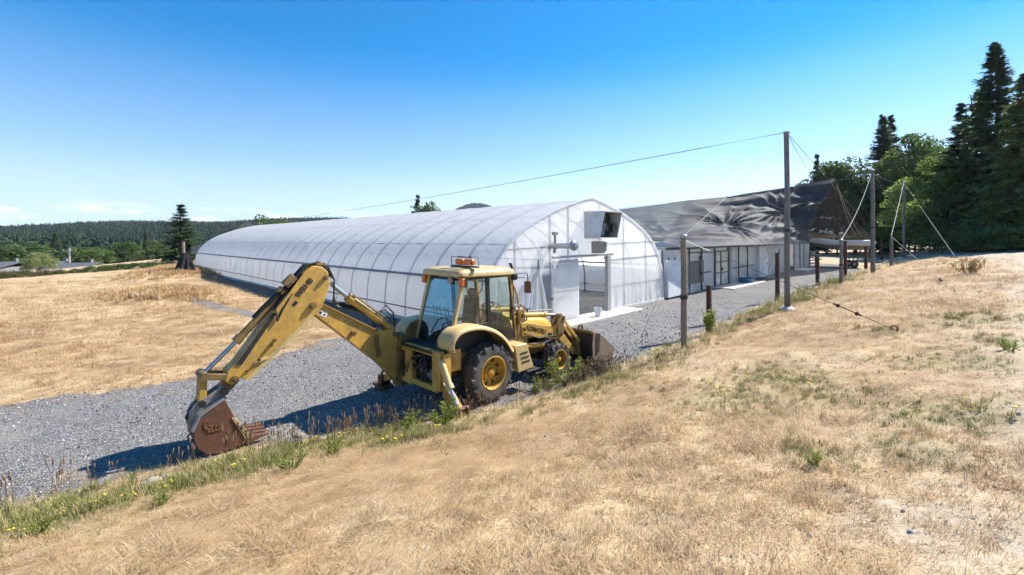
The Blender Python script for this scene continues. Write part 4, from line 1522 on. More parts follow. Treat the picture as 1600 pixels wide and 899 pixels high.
for i, (sd, mt) in enumerate(((61, M_LEAF), (65, M_LEAFD), (69, M_SHRUB))):
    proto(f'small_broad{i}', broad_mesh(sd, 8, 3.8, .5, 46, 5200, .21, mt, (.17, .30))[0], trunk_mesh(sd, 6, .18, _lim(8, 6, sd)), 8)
proto('willow', broad_mesh(77, 6, 4.5, .3, 50, 7000, .17, M_WILLOW, (.18, .30), weep=1.0)[0], trunk_mesh(77, 4.5, .22, _lim(6, 6, 7)), 6)
for i, (sd, mt) in enumerate(((81, M_SHRUB), (85, M_HEDGE), (89, M_LEAFD))):
    proto(f'shrub{i}', broad_mesh(sd, 3, 2.2, .0, 40, 4200, .11, mt, (.2, .34))[0], trunk_mesh(sd, 1.8, .06, _lim(3, 7, sd)), 3)


def tree(kind, name, p, h, label, cat, group, wx=1.0, rz=None):
    crown, trunk, ph = PROTO[kind]
    o = empty(name, p, random.uniform(0, 6.28) if rz is None else rz)
    s = h / ph
    o.scale = (s * wx, s * wx, s)
    tag(o, label, cat, group)
    link_mesh('trunk', trunk, None, o)
    link_mesh('crown', crown, None, o)
    return o


def tree_px(kind, name, u, vt, Y, label, cat='tree', group=None, wx=1.0, z=None, sink=0.0):
    x = ray(u, 372).x * Y
    z0_ = tz(x, Y) if z is None else z
    top = at(u, vt, Y).z
    return tree(kind, name, (x, Y, z0_ - sink), top - z0_ + sink, label, cat, group, wx)


# wood on the right -----------------------------------------------
GR = 'trees along the right of the lane'
tree_px('fir0', 'fir_tree', 1556, 64, 55, 'tallest dark fir rising at the right edge of the picture', 'tree', GR, 1.5)
tree_px('cedar', 'cedar_tree', 1604, 112, 49, 'drooping lighter green cedar cut by the right edge of the picture', 'tree', GR, 1.4)
tree_px('fir1', 'fir_tree', 1503, 160, 60, 'dark fir leaning against the left flank of the tallest fir', 'tree', GR, 1.6)
tree_px('fir1', 'fir_tree', 1530, 140, 68, 'dark fir filling the gap just left of the tallest fir', 'tree', GR, 1.6)
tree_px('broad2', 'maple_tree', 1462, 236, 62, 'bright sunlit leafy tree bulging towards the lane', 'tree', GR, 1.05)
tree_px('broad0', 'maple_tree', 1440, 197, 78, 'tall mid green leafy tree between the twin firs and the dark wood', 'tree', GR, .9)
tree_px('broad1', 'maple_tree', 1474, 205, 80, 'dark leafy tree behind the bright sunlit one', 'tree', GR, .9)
tree_px('fir0', 'fir_tree', 1380, 178, 88, 'left one of the twin dark firs behind the tall poles', 'tree', GR, 1.35)
tree_px('fir1', 'fir_tree', 1393, 179, 90, 'right one of the twin dark firs behind the tall poles', 'tree', GR, 1.35)
tree_px('broad1', 'maple_tree', 1308, 232, 86, 'dark round leafy tree behind the peak of the shade cloth', 'tree', GR, 1.0)
tree_px('broad1', 'maple_tree', 1336, 243, 82, 'dark leafy tree filling the space left of the twin firs', 'tree', GR, .9)
tree_px('small_fir0', 'fir_tree', 1277, 240, 84, 'slim fir spire at the left end of the right hand wood', 'tree', GR, .8)
tree_px('broad1', 'maple_tree', 1358, 285, 92, 'low dark leafy tree below the twin firs', 'tree', GR, 1.5)
tree_px('broad1', 'maple_tree', 1412, 290, 92, 'low dark leafy tree behind the far slim pole', 'tree', GR, 1.5)
tree_px('small_broad1', 'maple_tree', 1375, 330, 80, 'dark bushy tree low behind the pole by the boat', 'tree', GR, 1.3)
tree_px('small_broad0', 'hazel_bush', 1366, 338, 72, 'sunlit round bush left of the short grey post', 'bush', GR, .8)
tree_px('small_broad1', 'hazel_bush', 1420, 320, 78, 'shaded bush between the far pole and the bright tree', 'bush', GR, 1.1)
tree_px('small_broad2', 'hazel_bush', 1452, 318, 58, 'pale green bush at the lane below the bright tree', 'bush', GR, .9)
tree_px('small_broad1', 'hazel_bush', 1488, 300, 57, 'dark bush at the foot of the dark firs', 'bush', GR, 1.0)
tree_px('small_broad1', 'hazel_bush', 1520, 310, 55, 'dense bush below the tallest fir', 'bush', GR, 1.1)
tree_px('small_broad0', 'hazel_bush', 1552, 320, 51, 'dense mid green bush right below the tallest fir', 'bush', GR, 1.1)
tree_px('small_broad2', 'hazel_bush', 1588, 315, 48, 'dense green bush at the right edge beside the lane', 'bush', GR, 1.1)
for k, (u, vt, Y, kd) in enumerate(((1470, 362, 52, 'shrub0'), (1498, 352, 50, 'shrub2'), (1524, 356, 48, 'shrub0'), (1556, 352, 46, 'shrub2'), (1590, 350, 44.5, 'shrub0'))):
    tree_px(kd, 'lane_shrub', u, vt, Y, ('leftmost', 'second', 'middle', 'fourth', 'rightmost')[k] + ' of five low shrubs at the wood edge along the lane, counted from the left', 'shrub', 'low shrubs along the lane', 1.25)

# far left --------------------------------------------------------
GLF = 'trees in the valley left of the greenhouse'
LEFT = [('small_fir0', 'fir_tree', 283, 319, 66, 'tall solitary fir near the far end of the greenhouse', 2.3),
        ('small_fir1', 'fir_tree', 86, 363, 120, 'dark pointed fir above the pale willow', 1.3),
        ('small_fir1', 'fir_tree', 227, 362, 112, 'pointed fir left of the solitary tall fir', 1.2),
        ('small_broad1', 'round_tree', 196, 375, 105, 'dark rounded tree between two pale green ones', 1.15),
        ('small_broad0', 'round_tree', 150, 384, 92, 'mid green rounded tree behind the grey roof', 1.35),
        ('small_broad1', 'round_tree', 36, 376, 110, 'broad dark tree at the left behind the willow', 1.5),
        ('small_broad1', 'round_tree', 4, 380, 100, 'dark tree cut by the left edge of the picture', 1.3),
        ('small_broad2', 'round_tree', 124, 384, 118, 'pale green tree right of the utility pole', 1.2),
        ('small_broad0', 'round_tree', 250, 380, 96, 'leafy tree just left of the solitary fir', 1.1),
        ('small_broad2', 'round_tree', 268, 388, 72, 'small leafy tree at the foot of the solitary fir', 1.0),
        ('small_broad0', 'round_tree', 308, 392, 70, 'small leafy tree between the solitary fir and greenhouse', 1.0),
        ('small_broad2', 'round_tree', 60, 382, 150, 'distant pale tree in the valley left of the pointed fir', 1.4),
        ('small_broad0', 'round_tree', 175, 378, 150, 'distant mid green tree behind the dark rounded tree', 1.4),
        ('small_broad2', 'round_tree', 248, 372, 160, 'distant tree in the valley behind the pointed fir', 1.4),
        ('willow', 'willow_tree', 62, 395, 66, 'pale yellow green willow behind the hedge', 1.0),
        ('small_broad0', 'round_tree', 408, 332, 108, 'sunlit tree top showing above the far greenhouse roof', .9),
        ('small_broad0', 'round_tree', 440, 336, 125, 'small tree top above the roof right of the sunlit one', .7),
        ('small_fir0', 'fir_tree', 653, 304, 120, 'dark tree top alone above the middle of the greenhouse ridge', 1.1),
        ('small_broad1', 'round_tree', 664, 313, 122, 'low tree top touching the dark one above the ridge', .8)]
for kd, nm, u, vt, Y, lab, wx in LEFT:
    tree_px(kd, nm, u, vt, Y, lab, 'tree', GLF, wx)
HEDGE = [(-14, 424, 'hedge bush at the far left edge of the field'), (12, 422, 'leftmost whole hedge bush, brownish, before the grey roof'), (38, 421, 'brownish hedge bush below the left side of the willow'), (66, 421, 'brownish hedge bush below the middle of the willow'),
         (93, 420, 'brownish hedge bush below the right side of the willow'), (118, 419, 'olive hedge bush under the utility pole'), (140, 415, 'green hedge bush before the grey roof'), (165, 413, 'green hedge bush right of the grey roof'), (190, 411, 'green hedge bush below the dark rounded tree'),
         (215, 409, 'green hedge bush before the pointed fir'), (238, 408, 'green hedge bush behind the tall orange grass'), (262, 410, 'rightmost green hedge bush before the solitary fir')]
for k, (u, vt, lab) in enumerate(HEDGE):
    Y = 40 + .055 * max(u, 0)
    x = ray(u, 372).x * Y
    tree_px('shrub1' if k < 6 else ('shrub0' if k % 2 else 'shrub2'), 'hedge_bush', u, vt, Y, lab, 'bush', 'hedge along the far edge of the field', 1.1, sink=.3)

# houses below the field ------------------------------------------
M_ROOFG = plain('grey_shingles', (.10, .105, .12), .85, 0, .3, 3)
M_SIDING = plain('dark_siding', (.20, .20, .21), .8)
M_PANE = plain('dark_window', (.03, .035, .04), .15)


def house(u0, u1, vr, ve, Y, label):
    a, b = at(u0, vr, Y), at(u1, vr, Y)
    eave = at(u0, ve, Y).z
    L = (b - a).length
    c = (a + b) / 2
    g0 = tz(c.x, c.y) 
    g0 = min(g0, eave - 2.4)
    o = empty('house', (c.x, c.y, g0), R(6))
    tag(o, label, 'house', 'houses below the field')
    hr, he = c.z - g0, eave - g0
    d = 4.5
    MB().box((0, 0, he / 2), (L - .8, d * 2 - .8, he)).build('wall', M_SIDING, o)
    m = MB()
    m.hexa([(-L / 2, -d, he - .15), (L / 2, -d, he - .15), (L / 2, 0, hr - .15), (-L / 2, 0, hr - .15), (-L / 2, -d, he), (L / 2, -d, he), (L / 2, 0, hr), (-L / 2, 0, hr)])
    m.hexa([(-L / 2, 0.004, hr - .15), (L / 2, 0.004, hr - .15), (L / 2, d, he - .15), (-L / 2, d, he - .15), (-L / 2, 0.004, hr), (L / 2, 0.004, hr), (L / 2, d, he), (-L / 2, d, he)])
    r = m.build('roof', M_ROOFG, o)
    MB().box((L * .2, .6, hr + .1), (.5, .5, .7)).build('chimney', M_SIDING, r)
    for q in (-.3, .05, .3):
        w = MB().box((q * L, -d + .38, he * .55), (1.3, .06, 1.1)).build('window', M_PANE, o)
        MB().box((q * L, -d + .36, he * .55 - .62), (1.5, .1, .08)).build('sill', M_WHITE, w)


house(96, 153, 410.5, 422, 72, 'low house with a plain grey roof right of the utility pole')
house(-12, 32, 409, 417, 80, 'low house with dark walls at the left edge behind the hedge')
house(86, 104, 408, 416, 88, 'small grey roofed house just left of the utility pole')
# utility pole
up = at(108.5, 388, 76)
ug = tz(up.x, up.y)
o = empty('utility_pole', (up.x, up.y, ug), .4)
tag(o, 'pale wooden utility pole between the two grey roofs', 'pole')
MB().tube((0, 0, -.3), (0, 0, up.z - ug), .16, .12, 10).build('shaft', M_ROPE, o)
MB().box((0, 0, up.z - ug - .5), (1.8, .1, .12)).build('crossarm', M_POST, o)
for q in (-.8, -.3, .3, .8):
    MB().lathe([(.03, 0), (.06, .05), (.06, .12), (.02, .15)], (q, 0, up.z - ug - .44), (0, 0, 1), 8).build('insulator', M_WHITE, o)

# ------------------------------------------------------------------ scatter helper (geometry nodes)
def scatter(name, pts, rots, scls, idx, protos, label=None, cat=None, parent=None):
    col = bpy.data.collections.new(name + '_kinds')
    for i, me in enumerate(protos):
        po = bpy.data.objects.new(f'{name}_kind_{chr(97 + i)}', me)
        col.objects.link(po)
    me = bpy.data.meshes.new(name)
    n = len(pts)
    me.vertices.add(n)
    me.vertices.foreach_set('co', np.asarray(pts, np.float32).reshape(-1))
    me.attributes.new('rot', 'FLOAT_VECTOR', 'POINT').data.foreach_set('vector', np.asarray(rots, np.float32).reshape(-1))
    me.attributes.new('scl', 'FLOAT', 'POINT').data.foreach_set('value', np.asarray(scls, np.float32))
    me.attributes.new('kind', 'INT', 'POINT').data.foreach_set('value', np.asarray(idx, np.int32))
    me.update()
    o = link_mesh(name, me)
    ng = bpy.data.node_groups.new(name + '_nodes', 'GeometryNodeTree')
    ng.interface.new_socket('Geometry', in_out='INPUT', socket_type='NodeSocketGeometry')
    ng.interface.new_socket('Geometry', in_out='OUTPUT', socket_type='NodeSocketGeometry')
    gi, go = ng.nodes.new('NodeGroupInput'), ng.nodes.new('NodeGroupOutput')
    ci = ng.nodes.new('GeometryNodeCollectionInfo')
    ci.inputs['Collection'].default_value = col
    ci.inputs['Separate Children'].default_value = True
    ci.inputs['Reset Children'].default_value = True
    ip = ng.nodes.new('GeometryNodeInstanceOnPoints')
    ip.inputs['Pick Instance'].default_value = True

    def attr(nm, dt):
        nd = ng.nodes.new('GeometryNodeInputNamedAttribute')
        nd.data_type = dt
        nd.inputs['Name'].default_value = nm
        return nd.outputs['Attribute']
    e2r = ng.nodes.new('FunctionNodeEulerToRotation')
    L = ng.links.new
    L(gi.outputs[0], ip.inputs['Points'])
    L(ci.outputs[0], ip.inputs['Instance'])
    L(attr('kind', 'INT'), ip.inputs['Instance Index'])
    L(attr('rot', 'FLOAT_VECTOR'), e2r.inputs[0])
    L(e2r.outputs[0], ip.inputs['Rotation'])
    L(attr('scl', 'FLOAT'), ip.inputs['Scale'])
    L(ip.outputs[0], go.inputs[0])
    md = o.modifiers.new('scatter', 'NODES')
    md.node_group = ng
    tag(o, label, cat, kind='stuff')
    return o


# ------------------------------------------------------------------ wooded hills
def skyline(az):
    u = 800 + F_PX * np.tan(np.clip(az, -1.2, 1.2))
    v = np.interp(u, [-400, 0, 60, 120, 200, 280, 350, 420, 540, 700, 900, 1200, 1700], [362, 355, 352, 348, 345.5, 346, 345, 342, 340, 350, 356, 358, 358])
    hz = 372 - .0058 * (u - 800)
    return (hz - v) / F_PX / 1.0


def hill_z(x, y):
    r = np.hypot(x, y)
    az = np.arctan2(x, y)
    ridge = CAM_H + skyline(az) * 1400 * np.cos(az) - 15
    k = sstep(330, 1400, r) ** 1.15
    z = -8 + (ridge + 8) * k * (1 - .35 * sstep(1450, 2300, r)) + (fbm(x * .006, y * .006, 301) - .5) * 22 * sstep(350, 700, r) * sstep(1500, 1000, r)
    # a farther round hill that shows over the greenhouse ridge
    hx, hy = -.079 * 1900, 1900
    return np.maximum(z, -20 + 162 * np.exp(-(((x - hx) / 210) ** 2 + ((y - hy) / 260) ** 2)))


ang = np.linspace(R(-75), R(75), 220)
rad = np.geomspace(400, 3600, 90)
Aa, Rr = np.meshgrid(ang, rad)
hx_, hy_ = Rr * np.sin(Aa), Rr * np.cos(Aa)
hz_ = hill_z(hx_, hy_)
hz_[0] = np.minimum(hz_[0], -9.0)
nr, nc = hx_.shape
i = np.arange(nr * nc).reshape(nr, nc)
q = np.stack([i[:-1, :-1], i[1:, :-1], i[1:, 1:], i[:-1, 1:]], -1).reshape(-1, 4)
me = bpy.data.meshes.new('wooded_hills')
me.from_pydata(np.stack([hx_, hy_, hz_], -1).reshape(-1, 3).tolist(), [], q.tolist())
me.polygons.foreach_set('use_smooth', [True] * len(me.polygons))
t = NT('forest_floor')
nn = t.noise(t.pos(), .02, 6, .7)
me.materials.append(t.done(t.bsdf(t.ramp(nn, [(.35, (.012, .024, .016)), (.65, (.026, .04, .022))]), .95, 0, None, .1)))
tag(link_mesh('hills', me), kind='structure')

M_FAR = foliage('far_forest', (.014, .030, .019), (.038, .058, .027), .0, .008, 0.0)


def far_tree(seed):
    g = random.Random(seed)
    m = MB()
    for k in range(5):
        z = .08 + k * .17
        r = .21 * (1 - k / 5.6)
        n = 7
        vs = [(r * g.uniform(.7, 1.2) * math.cos(2 * math.pi * j / n + k), r * g.uniform(.7, 1.2) * math.sin(2 * math.pi * j / n + k), z + g.uniform(-.03, .03)) for j in range(n)] + [(0, 0, z + .34)]
        m.add(vs, [(j, (j + 1) % n, n) for j in range(n)])
    return m.mesh('far_tree', M_FAR, 0)


def far_round(seed):
    g = np.random.default_rng(seed)
    v = unit(g.normal(0, 1, (70, 3)))
    C = v * .33 * (.7 + .5 * g.random((70, 1))) + np.array([0, 0, .42])
    d = unit(g.normal(0, 1, (70, 3)))
    w = unit(np.cross(d, v))
    return quads_mesh('far_round', C, d * .15, w * .12, M_FAR)


g = np.random.default_rng(5)
N = 26000
az = R(-55) + g.random(N) * R(52)
rr = np.sqrt(360 ** 2 + g.random(N) * (1480 ** 2 - 360 ** 2))
x, y = rr * np.sin(az), rr * np.cos(az)
near_n = 2200
az2 = R(-55) + g.random(near_n) * R(50); rr2 = 170 + g.random(near_n) ** .7 * 330
x = np.concatenate([x, rr2 * np.sin(az2)]); y = np.concatenate([y, rr2 * np.cos(az2)])
az3 = R(-9) + g.random(3000) * R(8)
rr3 = 1640 + g.random(3000) * 330
x = np.concatenate([x, rr3 * np.sin(az3)]); y = np.concatenate([y, rr3 * np.cos(az3)])
r_ = np.hypot(x, y)
z = np.where(r_ < 400, terrain(x, y), hill_z(x, y)) - .5
clear = fbm(x * .012, y * .012, 311)
keep = (r_ > 600) | (clear > .42)
x, y, z, r_ = x[keep], y[keep], z[keep], r_[keep]
n = len(x)
sc = (7 + 8 * g.random(n) ** 2) * np.where(r_ > 1500, 1.1, 1) * np.where(r_ < 400, .62, 1)
kd = np.where(g.random(n) < np.where(r_ < 550, .35, .6), g.integers(0, 3, n), 3 + g.integers(0, 2, n))
scatter('distant_forest', np.stack([x, y, z], -1), np.stack([np.zeros(n), np.zeros(n), g.random(n) * 6.28], -1), sc, kd,
        [far_tree(1), far_tree(2), far_tree(3), far_round(4), far_round(5)], 'dark wooded hills on the horizon left of the greenhouse', 'forest')

# ================================================================== BACKHOE LOADER
MO = Vector((-1.13, 9.80, 0.0))
_f, _l = Vector((.7071, .7071)), Vector((-.7071, .7071))


def mi(u, v, y):
    """(x, z) on the machine's plane y for a pixel"""
    r = ray(u, v)
    o2 = Vector((MO.x, MO.y))
    t = (y + o2.dot(_l)) / Vector((r.x, r.y)).dot(_l)
    p = Vector((r.x * t, r.y * t)) - o2
    return p.dot(_f), CAM_H + r.z * t


M_YEL = worn('faded_yellow_paint', (.60, .35, .06), (.20, .115, .045), .45, .58, 3.2, rust=(.10, .045, .02), bump=.12)
M_HOOD = worn('hood_yellow_paint', (.60, .36, .02), (.30, .18, .05), .35, .25, 2.5, bump=.08)
M_CREAM = worn('cream_cab_paint', (.58, .42, .18), (.32, .21, .10), .42, .40, 3.0, rust=(.16, .08, .04), bump=.1)
M_DKY = worn('greasy_yellow', (.24, .145, .04), (.05, .036, .024), .55, .6, 5, rust=(.06, .03, .018))
M_TYRE = worn('dusty_tyre', (.050, .047, .044), (.17, .145, .115), .85, .5, 4, bump=.5, streak=False)
M_RIM = worn('rim_yellow', (.52, .29, .025), (.26, .14, .04), .5, .5, 6, rust=(.10, .045, .02))
M_RUSTB = worn('rusty_bucket', (.155, .068, .034), (.075, .036, .022), .5, .5, 5, .15, bump=.3, rust=(.22, .10, .05))
M_GREYST = worn('scuffed_steel', (.34, .33, .32), (.17, .14, .115), .42, .5, 5, .5, bump=.25)
M_CHROME = plain('chrome_rod', (.50, .50, .50), .28, 1.0, .05)
M_GREASE = plain('grease_black', (.022, .02, .018), .55, 0, .4)
M_RUBBER = plain('hose_rubber', (.015, .015, .016), .5)
M_ORANGE = NT('orange_lens'); M_ORANGE = M_ORANGE.done(M_ORANGE.bsdf((.75, .17, .015), .2, 0, None, .6, **{'Transmission Weight': .25}))
M_SEAT = plain('black_vinyl', (.025, .026, .028), .5)
M_INK = plain('black_lettering', (.015, .015, .016), .5)
M_WELD = worn('weld_bead', (.26, .115, .055), (.12, .055, .03), .45, .4, 9, .2)
M_BROWNL = plain('brown_mirror_back', (.14, .075, .04), .6)


def glass(name, tint, mixv=.18):
    t = NT(name)
    tr = t.n('ShaderNodeBsdfTransparent'); tr.inputs['Color'].default_value = (*tint, 1)
    gl = t.n('ShaderNodeBsdfGlossy'); gl.inputs['Roughness'].default_value = .03
    df = t.n('ShaderNodeBsdfDiffuse'); df.inputs['Color'].default_value = (.45, .42, .36, 1)
    n = t.ramp(t.noise(t.coords(), 5, 6, .7), [(.45, 0.0), (.85, .16)])
    a = t.mixs(n, tr.outputs[0], df.outputs[0])
    fr = t.n('ShaderNodeLayerWeight', Blend=.35)
    fac = t.math('MULTIPLY', t.math('POWER', fr.outputs['Facing'], 2.5), .55)
    return t.done(t.mixs(t.math('ADD', fac, mixv * .25, True), a, gl.outputs[0]))


M_GLASS = glass('cab_glass', (.90, .95, .93))
M_GLASSB = glass('blue_tinted_glass', (.50, .76, .86), .35)

bh = empty('backhoe_loader', MO, R(45))
tag(bh, 'old yellow backhoe loader parked on the gravel with its digging arm folded down behind', 'backhoe loader')


def P(mb, name, mat, parent=bh, **kw):
    return mb.build(name, mat, parent, **kw)


# ---- wheels
def wheel(name, x, y, z, Rr_, w, rimr, nlug, side, lab=None):
    c = Vector((x, y, z))
    ax = (0, 1, 0)
    h = w / 2
    m = MB()
    Rb = Rr_ - .045
    m.lathe([(rimr, -h * .72), (rimr * 1.06, -h * .92), (Rb * .80, -h), (Rb * .95, -h * .90), (Rb, -h * .68), (Rb * 1.005, 0), (Rb, h * .68), (Rb * .95, h * .90), (Rb * .80, h), (rimr * 1.06, h * .92), (rimr, h * .72)], c, ax, 44, True)
    for k in range(nlug * 2):
        sg = 1 if k % 2 else -1
        a = 2 * math.pi * k / (nlug * 2)
        da = .62 * (.62 / Rr_) * .5
        def pt(ang, r, yy):
            return c + Vector((math.cos(ang) * r, yy, math.sin(ang) * r))
        wd = .035 / Rr_
        a0, a1 = a, a + da
        lo, hi = Rb - .02, Rr_
        e = h * .98 * sg
        q = [pt(a0 - wd, lo, sg * -.02), pt(a0 + wd, lo, sg * -.02), pt(a1 + wd, lo - .015, e), pt(a1 - wd, lo - .015, e),
             pt(a0 - wd * .7, hi, sg * -.02), pt(a0 + wd * .7, hi, sg * -.02), pt(a1 + wd * .7, hi - .03, e * 1.02), pt(a1 - wd * .7, hi - .03, e * 1.02)]
        m.hexa(q)
        # lug foot running down the shoulder
        q2 = [pt(a1 - wd, Rb * .86, e * 1.0), pt(a1 + wd, Rb * .86, e * 1.0), pt(a1 + wd, lo, e * .9), pt(a1 - wd, lo, e * .9),
              pt(a1 - wd * .7, Rb * .86, e * 1.05), pt(a1 + wd * .7, Rb * .86, e * 1.05), pt(a1 + wd * .7, hi - .03, e * 1.04), pt(a1 - wd * .7, hi - .03, e * 1.04)]
        m.hexa(q2)
    ty = P(m, name, M_TYRE)
    s = side
    o_ = h * s
    rm = MB().lathe([(rimr * 1.05, o_ * .93), (rimr * 1.0, o_ * .96), (rimr * .93, o_ * .88), (rimr * .88, o_ * .35), (rimr * .80, o_ * .22), (rimr * .45, o_ * .20), (rimr * .42, o_ * .34), (rimr * .30, o_ * .40), (0.0, o_ * .40)], c, ax, 40, caps=False)
    P(rm, 'rim', M_RIM, ty, smooth=30)
    bm_ = MB()
    for k in range(10):
        a = 2 * math.pi * k / 10
        p = c + Vector((math.cos(a) * rimr * .62, o_ * .20, math.sin(a) * rimr * .62))
        bm_.tube(p, p + Vector((0, s * .035, 0)), .017, n=6)
    P(bm_, 'wheel_nut', M_DKY, ty)
    P(MB().lathe([(rimr * .26, o_ * .40), (rimr * .24, o_ * .40 + s * .05), (rimr * .12, o_ * .40 + s * .06), (0, o_ * .40 + s * .06)], c, ax, 20), 'hub', M_RIM, ty)
    hl = MB()
    for k in range(8):
        a = 2 * math.pi * (k + .5) / 8
        p = c + Vector((math.cos(a) * rimr * .73, o_ * .23, math.sin(a) * rimr * .73))
        hl.lathe([(.036, 0), (.0, .001)], p + Vector((0, s * .012, 0)), (0, s, 0), 12)
    P(hl, 'vent_hole', M_GREASE, ty)
    return ty


for s in (-1, 1):
    wheel('rear_wheel', .05, s * .80, .615, .615, .43, .335, 15, s)
    wheel('front_wheel', 2.36, s * .76, .415, .415, .30, .235, 13, s)
P(MB().tube((.05, -.7, .615), (.05, .7, .615), .13, n=16).lathe([(.12, -.3), (.26, -.15), (.26, .15), (.12, .3)], (.05, 0, .615), (0, 1, 0), 18), 'rear_axle', M_GREASE)
P(MB().box((2.36, 0, .42), (.22, 1.3, .20)), 'front_axle', M_GREASE, bevel=.03)

# ---- chassis
P(MB().box((1.1, .34, .68), (4.2, .12, .26)).box((1.1, -.34, .68), (4.2, .12, .26)).box((.2, 0, .72), (2.4, .55, .34)), 'chassis', M_DKY, bevel=.015)
P(MB().box((1.35, 0, .62), (1.0, .5, .4)).box((1.9, 0, .7), (.5, .45, .5)).tube((1.0, -.2, .5), (2.2, -.15, .45), .06), 'transmission', M_GREASE, bevel=.03)
P(MB().box((.10, 0, 1.02), (1.75, 1.16, .10)), 'cab_floor', M_GREASE)

# ---- fenders
FP = [(-1.05, 1.27), (-1.06, 1.42), (-.97, 1.56), (-.80, 1.64), (-.45, 1.66), (-.12, 1.60), (.16, 1.48), (.42, 1.28), (.64, 1.00)]
for s in (-1, 1):
    m = MB()
    fp = _cr([(a, b) for a, b in FP], 3)
    n = len(fp)
    cx_, cz_ = .05, .62
    rows = []
    for (yy, shr, dz) in ((.60, 0, 0), (.92, 0, 0), (1.00, .012, -.02), (1.04, .05, -.06), (1.04, .09, -.10), (1.01, .06, -.075), (.60, .055, -.06)):
        row = []
        for x, z in fp:
            d = Vector((cx_ - x, cz_ - z)); d.normalize()
            row.append((x + d.x * shr, s * yy, z + d.y * shr))
        rows.append(row)
    vs = [p for r in rows for p in r]
    fs = []
    for j in range(len(rows)):
        j2 = (j + 1) % len(rows)
        for i in range(n - 1):
            q = (j * n + i, j * n + i + 1, j2 * n + i + 1, j2 * n + i)
            fs.append(q if s > 0 else q[::-1])
    fs += [tuple(j * n for j in range(len(rows))), tuple(j * n + n - 1 for j in reversed(range(len(rows))))]
    m.add(vs, fs)
    P(m, 'fender', M_CREAM, smooth=50)
    # inner wheel arch wall
    P(MB().prism([(x, z - .03) for x, z in fp] + [(.64, .80), (-1.02, .80)], s * .56, s * .60), 'wheel_arch', M_DKY)

# ---- cab
Y0, Y1 = -.60, .58
RT, RB = (-.42, 2.60), (-.80, 1.18)
MT, MB_ = (.21, 2.60), (.29, 1.06)
FT, FB = (.90, 2.60), (1.10, 1.04)


def pillar(a, b, y, w=.07, d=.08):
    mb = MB()
    mb.hexa([(b[0] - w / 2, y - d / 2, b[1]), (b[0] + w / 2, y - d / 2, b[1]), (b[0] + w / 2, y + d / 2, b[1]), (b[0] - w / 2, y + d / 2, b[1]),
             (a[0] - w / 2, y - d / 2, a[1]), (a[0] + w / 2, y - d / 2, a[1]), (a[0] + w / 2, y + d / 2, a[1]), (a[0] - w / 2, y + d / 2, a[1])])
    return mb


for y in (Y0, Y1):
    P(pillar(RT, RB, y, .075, .09), 'cab_pillar', M_CREAM, bevel=.015)
    P(pillar(MT, MB_, y, .055, .07), 'cab_pillar', M_GREASE, bevel=.012)
    P(pillar(FT, FB, y, .06, .07), 'cab_pillar', M_YEL, bevel=.012)
    P(MB().box((.24, y, 2.585), (1.34, .07, .06)), 'cab_header', M_GREASE, bevel=.01)
    P(MB().bar((-.72, y, 1.545), (.27, y, 1.545), .06, .05), 'window_sill', M_GREASE, bevel=.008)
    P(MB().bar((.29, y, 1.06), (1.10, y, 1.06), .06, .06), 'door_sill', M_CREAM, bevel=.008)
    sg = -1 if y < 0 else 1

    def pane(poly, nm='side_window', mt=M_GLASS, off=.0):
        return P(MB().prism(poly, y + sg * off - .004, y + sg * off + .004), nm, mt)
    pane([(-.41, 2.55), (.17, 2.55), (.245, 1.575), (-.675, 1.575)], off=.012)
    pane([(.255, 2.55), (.86, 2.55), (1.055, 1.10), (.325, 1.10)], 'door_glass', off=.012)
    # rounded black rubber frame of the side window and door
    for poly in ([(-.41, 2.55), (.17, 2.55), (.245, 1.575), (-.675, 1.575)], [(.255, 2.55), (.86, 2.55), (1.055, 1.10), (.325, 1.10)]):
        mbp = MB()
        for i in range(4):
            a, b = poly[i], poly[(i + 1) % 4]
            mbp.tube((a[0], y + sg * .02, a[1]), (b[0], y + sg * .02, b[1]), .016, n=8)
        P(mbp, 'window_seal', M_RUBBER)
    P(MB().box((.92, y + sg * .05, 1.72), (.05, .04, .16)).box((.98, y + sg * .05, 1.80), (.14, .03, .03)), 'door_handle', M_GREASE, bevel=.006)
    P(MB().prism([(-.80, 1.18), (-.68, 1.545), (.27, 1.545), (.29, 1.06), (-.70, 1.06)], y - .02, y + .02), 'lower_panel', M_GREASE)
m = MB()
for j, (a, b) in enumerate((((RT[0] - .01, 2.54), (RB[0] + .005, 1.22)),)):
    m.hexa([(b[0] - .006, Y0 + .05, b[1]), (b[0] + .006, Y0 + .05, b[1]), (b[0] + .006, Y1 - .05, b[1]), (b[0] - .006, Y1 - .05, b[1]),
            (a[0] - .006, Y0 + .05, a[1]), (a[0] + .006, Y0 + .05, a[1]), (a[0] + .006, Y1 - .05, a[1]), (a[0] - .006, Y1 - .05, a[1])])
P(m, 'rear_window', M_GLASSB)
P(MB().tube((-.79, Y0 + .05, 1.22), (-.79, Y1 - .05, 1.22), .025, n=8).tube((-.43, Y0 + .05, 2.54), (-.43, Y1 - .05, 2.54), .025, n=8)
  .tube((-.60, Y0 + .06, 1.90), (-.60, Y1 - .06, 1.90), .012, n=8), 'rear_window_frame', M_RUBBER)
m = MB()
m.hexa([(1.07, Y0 + .05, 1.32), (1.082, Y0 + .05, 1.32), (1.082, Y1 - .05, 1.32), (1.07, Y1 - .05, 1.32), (.90, Y0 + .05, 2.54), (.912, Y0 + .05, 2.54), (.912, Y1 - .05, 2.54), (.90, Y1 - .05, 2.54)])
P(m, 'windscreen', M_GLASS)
P(MB().box((1.09, 0, 1.17), (.06, 1.1, .30)), 'dash_panel', M_GREASE, bevel=.02)
